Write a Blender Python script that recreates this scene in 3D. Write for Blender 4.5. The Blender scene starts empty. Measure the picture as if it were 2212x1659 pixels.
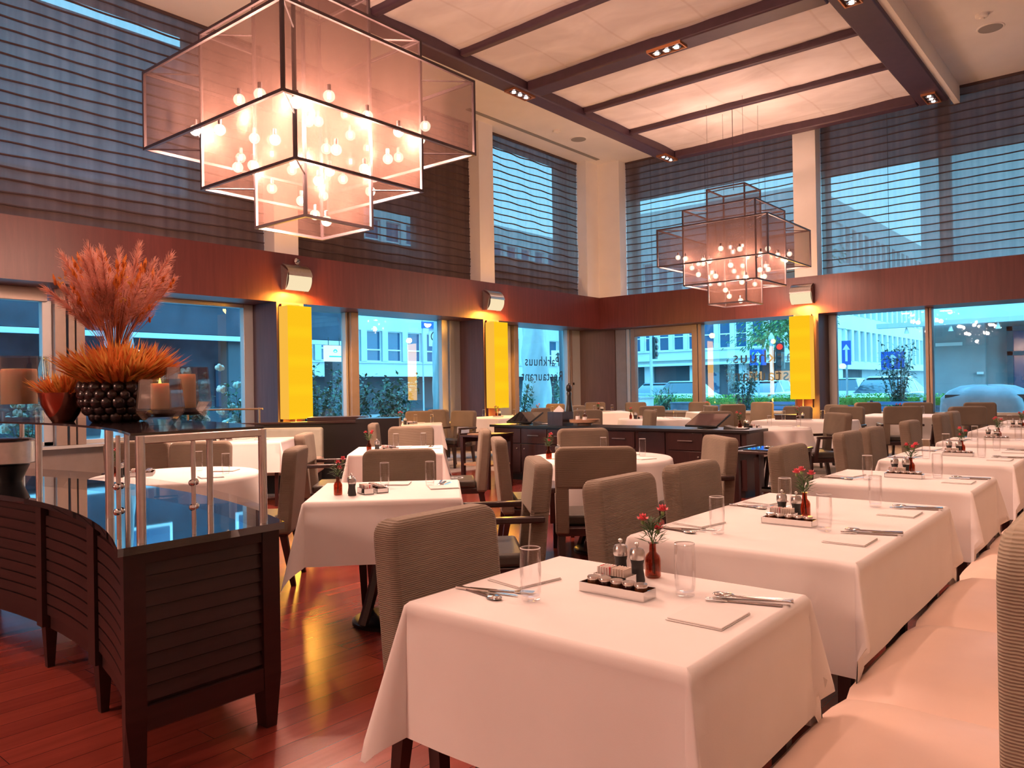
import bpy, bmesh, math, random
from mathutils import Vector, Matrix
S = bpy.context.scene
COL = S.collection
PI = math.pi
R = math.radians
rnd = random.Random(7)

# ------------------------------------------------------------------ helpers
class MB:
    """collects shapes and links them as ONE mesh object"""
    def __init__(self):
        self.v = []; self.f = []; self.m = []; self.mi = 0
    def add(self, vs, fs):
        b = len(self.v)
        self.v += [tuple(p) for p in vs]
        self.f += [tuple(b + i for i in f) for f in fs]
        self.m += [self.mi] * len(fs)
        return self
    def box(self, x0, x1, y0, y1, z0, z1):
        if x0 > x1: x0, x1 = x1, x0
        if y0 > y1: y0, y1 = y1, y0
        if z0 > z1: z0, z1 = z1, z0
        vs = [(x, y, z) for z in (z0, z1) for y in (y0, y1) for x in (x0, x1)]
        return self.add(vs, [(0, 2, 3, 1), (4, 5, 7, 6), (0, 1, 5, 4), (2, 6, 7, 3), (0, 4, 6, 2), (1, 3, 7, 5)])
    def hexa(self, bot, top):
        """a solid between two quads (each listed counter-clockwise seen from above)"""
        vs = list(bot) + list(top)
        return self.add(vs, [(3, 2, 1, 0), (4, 5, 6, 7), (0, 1, 5, 4), (1, 2, 6, 5), (2, 3, 7, 6), (3, 0, 4, 7)])
    def taper(self, c0, c1, a0, a1):
        """square bar from c0 to c1 with half widths a0 / a1"""
        q = lambda c, a: [(c[0]-a, c[1]-a, c[2]), (c[0]+a, c[1]-a, c[2]), (c[0]+a, c[1]+a, c[2]), (c[0]-a, c[1]+a, c[2])]
        return self.hexa(q(c0, a0), q(c1, a1))
    def prism(self, poly, z0, z1):
        n = len(poly)
        vs = [(p[0], p[1], z0) for p in poly] + [(p[0], p[1], z1) for p in poly]
        fs = [tuple(range(n - 1, -1, -1)), tuple(range(n, 2 * n))]
        fs += [(i, (i + 1) % n, n + (i + 1) % n, n + i) for i in range(n)]
        return self.add(vs, fs)
    def slab(self, a, b, z0, z1):
        """a solid strip: a and b are equal-length plan polylines (its two sides)"""
        n = len(a)
        vs = [(p[0], p[1], z0) for p in a] + [(p[0], p[1], z0) for p in b] + [(p[0], p[1], z1) for p in a] + [(p[0], p[1], z1) for p in b]
        fs = []
        for i in range(n - 1):
            fs += [(i, i + 1, n + i + 1, n + i), (2*n + i, 3*n + i, 3*n + i + 1, 2*n + i + 1),
                   (i, 2*n + i, 2*n + i + 1, i + 1), (n + i, n + i + 1, 3*n + i + 1, 3*n + i)]
        fs += [(0, n, 3*n, 2*n), (n - 1, 3*n - 1, 4*n - 1, 2*n - 1)][:1]
        fs += [(n - 1, 2*n + n - 1, 3*n + n - 1, n + n - 1)]
        return self.add(vs, fs)
    def lathe(self, prof, n=16, c=(0, 0, 0), caps=True):
        vs = []; fs = []
        for r, z in prof:
            for k in range(n):
                t = 2 * PI * k / n
                vs.append((c[0] + r * math.cos(t), c[1] + r * math.sin(t), c[2] + z))
        for i in range(len(prof) - 1):
            for k in range(n):
                k2 = (k + 1) % n
                fs.append((i*n + k, i*n + k2, (i+1)*n + k2, (i+1)*n + k))
        if caps:
            if prof[0][0] > 1e-5: fs.append(tuple(range(n - 1, -1, -1)))
            if prof[-1][0] > 1e-5: fs.append(tuple((len(prof)-1)*n + k for k in range(n)))
        return self.add(vs, fs)
    def tube(self, pts, r, n=6, r1=None):
        pts = [Vector(p) for p in pts]; m = len(pts)
        vs = []; fs = []
        for i, p in enumerate(pts):
            d = (pts[min(i+1, m-1)] - pts[max(i-1, 0)])
            d = d.normalized() if d.length > 1e-9 else Vector((0, 0, 1))
            up = Vector((0, 0, 1)) if abs(d.z) < .9 else Vector((1, 0, 0))
            u = d.cross(up).normalized(); w = u.cross(d)
            rr = r if r1 is None else r + (r1 - r) * i / (m - 1)
            for k in range(n):
                t = 2 * PI * k / n
                vs.append(p + u * (rr * math.cos(t)) + w * (rr * math.sin(t)))
        for i in range(m - 1):
            for k in range(n):
                k2 = (k + 1) % n
                fs.append((i*n + k, i*n + k2, (i+1)*n + k2, (i+1)*n + k))
        fs += [tuple(range(n - 1, -1, -1)), tuple((m-1)*n + k for k in range(n))]
        return self.add(vs, fs)
    def ball(self, c, r, n=10, m=7, sq=(1, 1, 1)):
        prof = [(max(1e-6, r * math.sin(PI * i / m)), -r * math.cos(PI * i / m)) for i in range(m + 1)]
        b = len(self.v)
        self.lathe(prof, n, (0, 0, 0), False)
        for i in range(b, len(self.v)):
            x, y, z = self.v[i]; self.v[i] = (c[0] + x*sq[0], c[1] + y*sq[1], c[2] + z*sq[2])
        return self
    def leaf(self, p, d, l, w, droop=0.2):
        d = Vector(d).normalized()
        s = d.cross(Vector((0, 0, 1)))
        s = s.normalized() if s.length > 1e-4 else Vector((1, 0, 0))
        p = Vector(p); a = p + d*l*.45 + s*w; b = p + d*l*.45 - s*w
        e = p + d*l - Vector((0, 0, droop*l))
        return self.add([p, a, e, b], [(0, 1, 2, 3)])
    def build(self, name, mat, parent=None, bevel=0, seg=2, smooth=True, ang=40):
        me = bpy.data.meshes.new(name)
        me.from_pydata(self.v, [], self.f)
        mats = mat if isinstance(mat, (list, tuple)) else [mat]
        for x in mats: me.materials.append(x)
        if len(mats) > 1: me.polygons.foreach_set('material_index', self.m)
        bm = bmesh.new(); bm.from_mesh(me)
        bmesh.ops.recalc_face_normals(bm, faces=bm.faces)
        bm.to_mesh(me); bm.free()
        if smooth:
            me.shade_smooth(); me.set_sharp_from_angle(angle=R(ang))
        o = bpy.data.objects.new(name, me); COL.objects.link(o)
        if parent: o.parent = parent
        if bevel:
            b = o.modifiers.new('edge', 'BEVEL'); b.width = bevel; b.segments = seg; b.limit_method = 'ANGLE'; b.angle_limit = R(40)
            b.harden_normals = False
        return o

def tag(o, label=None, cat=None, group=None, kind=None):
    if label: o['label'] = label
    if cat: o['category'] = cat
    if group: o['group'] = group
    if kind: o['kind'] = kind
    return o
def thing(name, loc=(0, 0, 0), rz=0, label=None, cat=None, group=None, kind=None):
    o = bpy.data.objects.new(name, None); COL.objects.link(o)
    o.location = loc; o.rotation_euler = (0, 0, rz); o.empty_display_size = .1
    return tag(o, label, cat, group, kind)
def struct(o):
    o['kind'] = 'structure'; return o
KIDS = {}
def copy_tree(o, parent=None):
    c = o.copy(); COL.objects.link(c)
    if parent: c.parent = parent
    for ch in list(o.children): copy_tree(ch, c)
    return c
def place(proto, loc, rz=0, label=None, group=None):
    """first call moves the prototype itself, later calls copy it with its parts"""
    if not proto.get('_used'):
        proto['_used'] = 1; o = proto
    else:
        o = copy_tree(proto)
    o.location = loc; o.rotation_euler = (0, 0, rz)
    if label: o['label'] = label
    if group: o['group'] = group
    return o

# ------------------------------------------------------------------ materials
def new_mat(name):
    m = bpy.data.materials.new(name); m.use_nodes = True
    nt = m.node_tree; nt.nodes.clear()
    return m, nt, nt.nodes, nt.links
def N(nt, t, **k):
    n = nt.nodes.new(t)
    for a, b in k.items():
        if a in ('loc',): continue
        setattr(n, a, b)
    return n
def out(nt, sock):
    o = nt.nodes.new('ShaderNodeOutputMaterial'); nt.links.new(sock, o.inputs[0]); return o
def bsdf(nt, col=(.5, .5, .5), rough=.5, metal=0., spec=.5):
    b = nt.nodes.new('ShaderNodeBsdfPrincipled')
    b.inputs['Base Color'].default_value = (*col, 1); b.inputs['Roughness'].default_value = rough
    b.inputs['Metallic'].default_value = metal; b.inputs['Specular IOR Level'].default_value = spec
    return b
def coords(nt, scale=(1, 1, 1), kind='Object', rot=(0, 0, 0)):
    t = nt.nodes.new('ShaderNodeTexCoord'); mp = nt.nodes.new('ShaderNodeMapping')
    mp.inputs['Scale'].default_value = scale; mp.inputs['Rotation'].default_value = rot
    nt.links.new(t.outputs[kind], mp.inputs[0]); return mp.outputs[0]
def noise(nt, vec, scale=5., detail=3., rough=.5, dist=0.):
    n = nt.nodes.new('ShaderNodeTexNoise'); n.inputs['Scale'].default_value = scale
    n.inputs['Detail'].default_value = detail; n.inputs['Roughness'].default_value = rough; n.inputs['Distortion'].default_value = dist
    if vec is not None: nt.links.new(vec, n.inputs['Vector'])
    return n
def ramp(nt, fac, stops):
    r = nt.nodes.new('ShaderNodeValToRGB'); e = r.color_ramp.elements
    while len(e) < len(stops): e.new(.5)
    for i, (p, c) in enumerate(stops):
        e[i].position = p; e[i].color = (*c, 1)
    nt.links.new(fac, r.inputs[0]); return r.outputs[0]
def bump(nt, b, h, strength=.2, dist=.01):
    n = nt.nodes.new('ShaderNodeBump'); n.inputs['Strength'].default_value = strength; n.inputs['Distance'].default_value = dist
    nt.links.new(h, n.inputs['Height']); nt.links.new(n.outputs[0], b.inputs['Normal'])
def plain(name, col, rough=.5, metal=0., spec=.5, var=.0, vs=8., bmp=0., bs=60., sheen=0.):
    """base colour with a little procedural variation and micro bump"""
    m, nt, _, L = new_mat(name); b = bsdf(nt, col, rough, metal, spec)
    v = coords(nt)
    if var:
        n = noise(nt, v, vs, 4)
        c = ramp(nt, n.outputs[0], [(.3, tuple(x*(1-var) for x in col)), (.7, tuple(min(1, x*(1+var)) for x in col))])
        L.new(c, b.inputs['Base Color'])
    if bmp:
        n2 = noise(nt, v, bs, 2); bump(nt, b, n2.outputs[0], bmp, .004)
    if sheen: b.inputs['Sheen Weight'].default_value = sheen
    out(nt, b.outputs[0]); return m
def wood(name, dark, light, scale=(30, 30, 2), rough=.35, spec=.5, strips=0., coat=0., axis=0):
    """long grain; strips: width of veneer leaves with a tone of their own along one axis"""
    m, nt, _, L = new_mat(name); b = bsdf(nt, light, rough, 0, spec)
    v = coords(nt, scale); n = noise(nt, v, 1., 5, .6, .4)
    c = ramp(nt, n.outputs[0], [(.3, dark), (.7, light)])
    if strips:
        t = nt.nodes.new('ShaderNodeTexCoord'); sx = nt.nodes.new('ShaderNodeSeparateXYZ'); L.new(t.outputs['Object'], sx.inputs[0])
        ad = N(nt, 'ShaderNodeMath', operation='ADD'); L.new(sx.outputs[0], ad.inputs[0]); L.new(sx.outputs[1], ad.inputs[1])
        mu = N(nt, 'ShaderNodeMath', operation='MULTIPLY'); mu.inputs[1].default_value = 1/strips; L.new(ad.outputs[0], mu.inputs[0])
        fl = N(nt, 'ShaderNodeMath', operation='FLOOR'); L.new(mu.outputs[0], fl.inputs[0])
        wn = N(nt, 'ShaderNodeTexWhiteNoise', noise_dimensions='1D'); L.new(fl.outputs[0], wn.inputs['W'])
        mr = nt.nodes.new('ShaderNodeMapRange'); mr.inputs[3].default_value = .78; mr.inputs[4].default_value = 1.2; L.new(wn.outputs[0], mr.inputs[0])
        mx = N(nt, 'ShaderNodeMix', data_type='RGBA', blend_type='MULTIPLY'); mx.inputs[0].default_value = 1
        L.new(c, mx.inputs[6]); L.new(mr.outputs[0], mx.inputs[7]); c = mx.outputs[2]
    L.new(c, b.inputs['Base Color'])
    if coat: b.inputs['Coat Weight'].default_value = coat; b.inputs['Coat Roughness'].default_value = .12
    bump(nt, b, n.outputs[0], .05, .002)
    out(nt, b.outputs[0]); return m
def emit(name, col, strength=1., sample=True):
    m, nt, _, L = new_mat(name); e = nt.nodes.new('ShaderNodeEmission')
    e.inputs[0].default_value = (*col, 1); e.inputs[1].default_value = strength; out(nt, e.outputs[0])
    if not sample: m.cycles.emission_sampling = 'NONE'
    return m
def glassy(name, tint=(1, 1, 1), ior=1.45, rough=.0, refl=1., cap=1.):
    """thin pane or thin-walled vessel: clear with Fresnel reflections"""
    m, nt, _, L = new_mat(name)
    t = nt.nodes.new('ShaderNodeBsdfTransparent'); t.inputs[0].default_value = (*tint, 1)
    g = nt.nodes.new('ShaderNodeBsdfGlossy'); g.inputs['Roughness'].default_value = rough; g.inputs[0].default_value = (refl, refl, refl, 1)
    f = nt.nodes.new('ShaderNodeFresnel'); f.inputs[0].default_value = ior
    mn = N(nt, 'ShaderNodeMath', operation='MINIMUM'); mn.inputs[1].default_value = cap; L.new(f.outputs[0], mn.inputs[0])
    mx = nt.nodes.new('ShaderNodeMixShader'); L.new(mn.outputs[0], mx.inputs[0]); L.new(t.outputs[0], mx.inputs[1]); L.new(g.outputs[0], mx.inputs[2])
    out(nt, mx.outputs[0]); return m
def sheer(name, col, trans=.4, translucent=.35, stripe=0., spec=.08):
    """see-through woven fabric"""
    m, nt, _, L = new_mat(name)
    t = nt.nodes.new('ShaderNodeBsdfTransparent'); d = nt.nodes.new('ShaderNodeBsdfDiffuse'); tl = nt.nodes.new('ShaderNodeBsdfTranslucent')
    d.inputs[0].default_value = (*col, 1); tl.inputs[0].default_value = (*col, 1)
    if stripe:
        n = noise(nt, coords(nt, (1, 1, .02)), stripe, 2)
        c = ramp(nt, n.outputs[0], [(.3, tuple(x*.8 for x in col)), (.7, tuple(min(1, x*1.15) for x in col))])
        L.new(c, d.inputs[0]); L.new(c, tl.inputs[0])
    a = nt.nodes.new('ShaderNodeMixShader'); a.inputs[0].default_value = translucent; L.new(d.outputs[0], a.inputs[1]); L.new(tl.outputs[0], a.inputs[2])
    g = nt.nodes.new('ShaderNodeBsdfGlossy'); g.inputs['Roughness'].default_value = .35
    a2 = nt.nodes.new('ShaderNodeMixShader'); a2.inputs[0].default_value = spec; L.new(a.outputs[0], a2.inputs[1]); L.new(g.outputs[0], a2.inputs[2])
    b = nt.nodes.new('ShaderNodeMixShader'); b.inputs[0].default_value = trans; L.new(a2.outputs[0], b.inputs[1]); L.new(t.outputs[0], b.inputs[2])
    out(nt, b.outputs[0]); return m
def ribbed(name, col, rough=.9, freq=52., strength=.5):
    m, nt, _, L = new_mat(name); b = bsdf(nt, col, rough, 0, .25)
    v = coords(nt); n = noise(nt, v, 3., 3)
    c = ramp(nt, n.outputs[0], [(.3, tuple(x*.86 for x in col)), (.7, tuple(x*1.12 for x in col))])
    L.new(c, b.inputs['Base Color'])
    w = N(nt, 'ShaderNodeTexWave', wave_type='BANDS', bands_direction='Z'); w.inputs['Scale'].default_value = freq; w.inputs['Distortion'].default_value = 1.5
    w.inputs['Detail'].default_value = 1.; L.new(v, w.inputs[0])
    bump(nt, b, w.outputs[1], strength, .006)
    dk = nt.nodes.new('ShaderNodeMapRange'); dk.inputs[3].default_value = .84; dk.inputs[4].default_value = 1.08; L.new(w.outputs[1], dk.inputs[0])
    mx = N(nt, 'ShaderNodeMix', data_type='RGBA', blend_type='MULTIPLY'); mx.inputs[0].default_value = 1; L.new(c, mx.inputs[6]); L.new(dk.outputs[0], mx.inputs[7]); L.new(mx.outputs[2], b.inputs['Base Color'])
    b.inputs['Sheen Weight'].default_value = .15
    out(nt, b.outputs[0]); return m
# ------------------------------------------------------------------ camera (a phone held at 1.35 m)
yaw, pitch, roll, fpx = 0.695461, 0.004110, -0.016626, 1664.387552
fw = Vector((math.cos(pitch)*math.cos(yaw), math.cos(pitch)*math.sin(yaw), math.sin(pitch)))
r0 = Vector((math.sin(yaw), -math.cos(yaw), 0)); u0 = r0.cross(fw)
rr = r0*math.cos(roll) + u0*math.sin(roll); uu = u0*math.cos(roll) - r0*math.sin(roll)
cam = bpy.data.cameras.new('camera'); co = bpy.data.objects.new('camera', cam); COL.objects.link(co)
cam.sensor_fit = 'HORIZONTAL'; cam.sensor_width = 36; cam.lens = 36 * fpx / 2212; cam.clip_start = .05; cam.clip_end = 400
mw = Matrix((( rr.x, uu.x, -fw.x, 0), (rr.y, uu.y, -fw.y, 0), (rr.z, uu.z, -fw.z, 1.35), (0, 0, 0, 1)))
co.matrix_world = mw
S.camera = co

# ------------------------------------------------------------------ shared materials
M = {}
M['plaster'] = plain('plaster', (.82, .79, .75), .9, var=.03, vs=2, bmp=.05)
M['mahogany'] = wood('mahogany_veneer', (.085, .018, .018), (.125, .028, .027), (16, 16, 1.2), .38, strips=.62)
M['dark_wood'] = wood('dark_stained_wood', (.022, .009, .009), (.040, .016, .015), (22, 22, 2.5), .3, coat=.2)
M['column_wood'] = wood('plum_veneer', (.075, .042, .05), (.105, .058, .066), (18, 18, 1.2), .45, strips=.4)
M['beam'] = plain('dark_beam_lacquer', (.075, .04, .058), .45, var=.1)
M['buffet'] = wood('buffet_wood', (.020, .0062, .0068), (.033, .011, .011), (4, 4, 30), .42)
M['ribbed'] = ribbed('olive_ribbed_fabric', (.215, .172, .128))
M['grey_fab'] = plain('pale_green_upholstery', (.38, .40, .33), .9, var=.06, bmp=.1, bs=200)
M['leather_d'] = plain('dark_seat_leather', (.055, .05, .042), .38, var=.15, bmp=.1, bs=40)
M['cream'] = plain('cream_leather', (.84, .64, .53), .36, var=.05, vs=4, bmp=.12, bs=14)
M['linen'] = plain('white_linen', (.86, .85, .84), .8, var=.015, vs=6, bmp=.05, bs=300, sheen=.1)
M['napkin'] = plain('white_napkin', (.84, .83, .82), .85, var=.02, bmp=.08, bs=200)
M['steel'] = plain('brushed_steel', (.62, .60, .58), .28, 1., var=.06, vs=30)
M['chrome'] = plain('polished_steel', (.75, .74, .73), .12, 1.)
M['silver'] = plain('table_silver', (.85, .83, .80), .1, 1.)
M['black'] = plain('black_lacquer', (.012, .012, .013), .3)
M['blackm'] = plain('black_matte', (.02, .02, .02), .6)
M['blackglass'] = plain('black_glass', (.012, .014, .018), .03, 0, .9)
M['frame'] = plain('bronze_window_frame', (.30, .24, .21), .4, .35, var=.05)
M['frame_light'] = plain('grey_window_frame', (.48, .50, .50), .4, .3)
M['pane'] = glassy('window_glass', (.90, .96, .97), 1.5)
M['clear'] = glassy('clear_glass', (.985, .985, .99), 1.33, cap=.26)
M['smoke'] = glassy('smoked_glass', (.78, .74, .72), 1.5, cap=.35)
M['amber'] = glassy('amber_glass', (.68, .34, .21), 1.4, cap=.25)
M['blackglass'].node_tree.nodes['Principled BSDF'].inputs['Coat Weight'].default_value = 1; M['blackglass'].node_tree.nodes['Principled BSDF'].inputs['Coat IOR'].default_value = 1.9; M['blackglass'].node_tree.nodes['Principled BSDF'].inputs['Coat Roughness'].default_value = .02
M['letters'] = plain('dark_vinyl', (.03, .06, .10), .5)
M['opaque'] = plain('outer_wall_grey', (.16, .15, .15), .9)

def floor_mat():
    m, nt, _, L = new_mat('red_hardwood_planks'); b = bsdf(nt, (.2, .04, .03), .22, 0, .27)
    v = coords(nt)
    br = nt.nodes.new('ShaderNodeTexBrick'); L.new(v, br.inputs[0])
    br.inputs['Color1'].default_value = (.15, .026, .019, 1); br.inputs['Color2'].default_value = (.225, .042, .028, 1)
    br.inputs['Mortar'].default_value = (.045, .01, .008, 1); br.inputs['Scale'].default_value = 1
    br.inputs['Mortar Size'].default_value = .0016; br.inputs['Brick Width'].default_value = 1.55; br.inputs['Row Height'].default_value = .135
    br.offset = .37; br.inputs['Bias'].default_value = -.1
    n = noise(nt, coords(nt, (.7, 7, 1)), 2., 4, .55, .2)
    g = ramp(nt, n.outputs[0], [(.25, (.82, .78, .76)), (.75, (1.15, 1.12, 1.1))])
    mx = N(nt, 'ShaderNodeMix', data_type='RGBA', blend_type='MULTIPLY'); mx.inputs[0].default_value = 1
    L.new(br.outputs[0], mx.inputs[6]); L.new(g, mx.inputs[7]); L.new(mx.outputs[2], b.inputs['Base Color'])
    rg = nt.nodes.new('ShaderNodeMapRange'); rg.inputs[3].default_value = .16; rg.inputs[4].default_value = .28; L.new(n.outputs[0], rg.inputs[0]); L.new(rg.outputs[0], b.inputs['Roughness'])
    bump(nt, b, n.outputs[0], .04, .002)
    out(nt, b.outputs[0]); return m
def carpet_mat():
    m, nt, _, L = new_mat('patterned_carpet'); b = bsdf(nt, (.3, .27, .26), .95, 0, .1)
    v = coords(nt); vo = nt.nodes.new('ShaderNodeTexVoronoi'); vo.inputs['Scale'].default_value = 6; L.new(v, vo.inputs[0])
    n = noise(nt, coords(nt, (1, 5, 1)), 5, 4)
    mm = N(nt, 'ShaderNodeMath', operation='MULTIPLY_ADD'); mm.inputs[1].default_value = .5; L.new(vo.outputs[0], mm.inputs[0]); L.new(n.outputs[0], mm.inputs[2])
    c = ramp(nt, mm.outputs[0], [(.35, (.16, .13, .14)), (.55, (.30, .27, .26)), (.8, (.42, .38, .36))])
    L.new(c, b.inputs['Base Color']); out(nt, b.outputs[0]); return m
M['floor'] = floor_mat(); M['carpet'] = carpet_mat()

# ------------------------------------------------------------------ room shell
YW, XW, YG, XG, YU, XU = 10.76, 16.4, 11.5, 17.1, 11.05, 16.72    # band faces, glass planes, blind planes
ZB0, ZB1, ZC = 2.78, 3.57, 6.93
struct(MB().box(-11.0, XG + .3, -2.6, YG + .3, -.12, 0).build('floor', M['floor']))
cp = MB(); cp.prism([(3.0, 8.6), (9.35, 8.6), (9.35, .80), (XG - .02, .80), (XG - .02, YG - .02), (3.0, YG - .02)], 0, .012)
o = tag(cp.build('carpet', M['carpet']), 'grey patterned carpet covering the floor along both window walls', 'carpet')
struct(MB().box(-11.15, -11.0, -2.6, YG + .3, 0, 7.2).build('wall_back', M['plaster']))
struct(MB().box(-11.15, XG + .3, -2.75, -2.6, 0, 7.2).build('wall_side', M['plaster']))

# wooden band around the two window walls
w = MB(); w.box(-11.0, XW, YW, YG + .25, ZB0, ZB1); struct(w.build('wall_left', M['mahogany']))
w = MB(); w.box(XW, XG + .25, -2.6, YW, ZB0, ZB1); w.box(XW, XG + .25, YW, YG + .25, ZB0, ZB1); struct(w.build('wall_right', M['mahogany']))
# plaster columns above the band
for i, (x0, x1) in enumerate([(7.03, 7.48), (11.93, 12.38)]):
    struct(MB().box(x0, x1, YW, YG + .2, ZB1, ZC).build('wall_left_column', M['plaster']))
struct(MB().prism([(15.88, YW), (16.4, YW), (16.4, 10.13), (XG + .2, 10.13), (XG + .2, YG + .2), (15.88, YG + .2)], ZB1, ZC).build('wall_corner_column', M['plaster']))
struct(MB().box(XW, XG + .2, 5.36, 5.83, ZB1, ZC).build('wall_right_column', M['plaster']))
# wood-clad columns below the band
for x0, x1 in [(7.05, 7.56), (11.99, 12.48)]:
    struct(MB().box(x0, x1, YW, YG + .2, 0, ZB0).build('wall_left_pillar', M['column_wood']))
struct(MB().box(XW, XG + .2, 5.36, 5.87, 0, ZB0).build('wall_right_pillar', M['column_wood']))
struct(MB().prism([(16.50, YG + .2), (16.50, 11.40), (17.02, 10.72), (XG + .2, 10.72), (XG + .2, YG + .2)], 0, ZB0).build('wall_corner_pillar', M['column_wood']))
struct(MB().box(-11.0, 1.2, YW + .1, YG + .2, 0, ZB0).build('wall_left_blocker', M['column_wood']))  # added unseen wall, shuts out blue light from further windows
# low walls under the windows
struct(MB().box(-11.0, XG + .2, YG - .02, YG + .2, 0, .66).build('wall_left_parapet', M['frame']))
struct(MB().box(XG - .02, XG + .2, -2.6, YG, 0, .66).build('wall_right_parapet', M['frame']))
sl = MB(); sl.box(-11.0, 16.5, 11.3, YG, .62, .66); struct(sl.build('trim_1', M['frame_light']))
# outer wall behind the blinds, with its upper windows
def holed(axis, c0, c1, a0, a1, z0, z1, holes, name):
    mb = MB(); xs = sorted({a0, a1, *[h[0] for h in holes], *[h[1] for h in holes]}); zs = sorted({z0, z1, *[h[2] for h in holes], *[h[3] for h in holes]})
    for i in range(len(xs)-1):
        for j in range(len(zs)-1):
            cx, cz = (xs[i]+xs[i+1])/2, (zs[j]+zs[j+1])/2
            if any(h[0] < cx < h[1] and h[2] < cz < h[3] for h in holes): continue
            if axis == 'y': mb.box(xs[i], xs[i+1], c0, c1, zs[j], zs[j+1])
            else: mb.box(c0, c1, xs[i], xs[i+1], zs[j], zs[j+1])
    return struct(mb.build(name, M['opaque']))
holed('y', 11.42, 11.6, -11.0, XG + .2, ZB1, ZC, [(.3, 5.95, 4.38, 6.9), (9.4, 10.75, 4.2, 4.85), (12.6, 15.6, 4.36, 6.9)], 'wall_left_outer')
holed('x', 17.02, 17.2, -2.6, YG + .2, ZB1, ZC, [(5.95, 10.0, 3.57, 6.93), (3.2, 5.3, 3.57, 6.93), (-2.0, 3.0, 3.57, 6.93)], 'wall_right_outer')

M['spandrel'] = sheer('dark_spandrel_glass', (.12, .14, .16), .16, .6)
struct(MB().box(17.06, 17.1, -2.0, 5.3, 5.73, 6.93).box(17.06, 17.1, 5.95, 10.0, 6.0, 6.93).build('wall_right_spandrel', M['spandrel']))
# ceiling: plaster border, sunken field of quilted fabric between lacquered beams
def quilt():
    m, nt, _, L = new_mat('quilted_ceiling_fabric'); b = bsdf(nt, (.8, .76, .76), .95, 0, .1)
    n = noise(nt, coords(nt, (.9, .5, 1)), 1.6, 3, .55, .6)
    c = ramp(nt, n.outputs[0], [(.32, (.72, .665, .66)), (.62, (.86, .815, .81))])
    br = nt.nodes.new('ShaderNodeTexBrick'); L.new(coords(nt, (1, 1, 1)), br.inputs[0]); br.offset = 0
    br.inputs['Color1'].default_value = (1, 1, 1, 1); br.inputs['Color2'].default_value = (.97, .96, .96, 1); br.inputs['Mortar'].default_value = (.9, .87, .86, 1)
    br.inputs['Scale'].default_value = 1; br.inputs['Mortar Size'].default_value = .03; br.inputs['Mortar Smooth'].default_value = .8
    br.inputs['Brick Width'].default_value = 1.75; br.inputs['Row Height'].default_value = 1.25
    mx = N(nt, 'ShaderNodeMix', data_type='RGBA', blend_type='MULTIPLY'); mx.inputs[0].default_value = 1
    L.new(c, mx.inputs[6]); L.new(br.outputs[0], mx.inputs[7]); L.new(mx.outputs[2], b.inputs['Base Color'])
    bump(nt, b, n.outputs[0], .5, .05); out(nt, b.outputs[0]); return m
M['quilt'] = quilt()
BY0, BY1, BX1 = 2.86, 8.73, 16.25        # outer edges of the beam frame
ce = MB()
ce.box(-11.0, XG + .2, BY1 - .05, YG + .2, ZC, ZC + .2); ce.box(-11.0, XG + .2, -2.6, BY0 + .05, ZC, ZC + .2); ce.box(BX1 - .05, XG + .2, BY0 + .05, BY1 - .05, ZC, ZC + .2)
struct(ce.build('ceiling', M['plaster']))
pz = MB()
nx = 90; ny = 24
for i in range(nx + 1):
    for j in range(ny + 1):
        x = -11.0 + (BX1 + 10.95) * i / nx; y = BY0 + .05 + (BY1 - BY0 - .1) * j / ny
        pz.v.append((x, y, 6.72 + .02 * math.sin(x * 3.6) * math.sin(y * 2.2) + rnd.uniform(-.006, .006)))
for i in range(nx):
    for j in range(ny):
        a = i*(ny+1) + j; pz.f.append((a, a + 1, a + ny + 2, a + ny + 1)); pz.m.append(0)
pz.box(-11.0, BX1, BY0, BY1, 6.80, 7.1)
struct(pz.build('ceiling_fabric', M['quilt'], ang=80))
def beam(x0, x1, y0, y1, z0=6.55, z1=6.9, nm='trim_2'):
    mb = MB(); mb.box(x0, x1, y0, y1, z0, z1)
    return struct(mb.build(nm, M['beam'], bevel=.03))
beam(-11.0, BX1, 8.39, BY1); beam(-11.0, BX1, BY0, 3.36); beam(16.0, BX1, 3.36, 8.39)
for x in (5.35, 10.77, -.1, -5.5): beam(x - .17, x + .22, 3.36, 8.39)
for x in (-9.2, -7.3, -3.7, -1.9, 1.6, 3.5, 7.15, 8.95, 12.4, 14.1): beam(x - .07, x + .07, 3.36, 8.39, 6.62, 6.9, 'trim_3')
# plaster lip beside the outer beam
struct(MB().box(-11.0, XU, 2.76, 2.86, 6.6, ZC).build('trim_4', M['plaster']))

# small things in the plaster ceiling
o = tag(MB().box(11.3, 16.0, 10.42, 10.52, ZC - .012, ZC - .0005).build('air_slot', plain('vent_grey', (.28, .27, .25), .7)), 'long narrow grey air slot in the plaster ceiling above the corner window', 'vent')
for (x, y, w_) in [(14.36, 9.91, 'by the corner window'), (14.3, 1.92, 'on the far side of the beams')]:
    t = thing('ceiling_speaker', (x, y, ZC), 0, 'round grey ceiling speaker ' + w_, 'speaker', 'ceiling speakers')
    MB().lathe([(.19, -.012), (.2, -.001)], 24).build('rim', M['plaster'], t); MB().lathe([(.17, -.016), (.175, -.002)], 24).build('grille', plain('speaker_grey', (.3, .29, .28), .8), t)
for (x, y, w_) in [(13.57, 9.93, 'in the corner window bay'), (13.7, 1.95, 'beyond the wide beam')]:
    t = thing('smoke_detector', (x, y, ZC), 0, 'small white smoke detector ' + w_, 'detector', 'smoke detectors')
    MB().lathe([(.06, -.055), (.085, -.04), (.09, -.001)], 20).build('body', M['plaster'], t); MB().lathe([(.03, -.07), (.045, -.054)], 14).build('sensor', M['plaster'], t)

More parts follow.
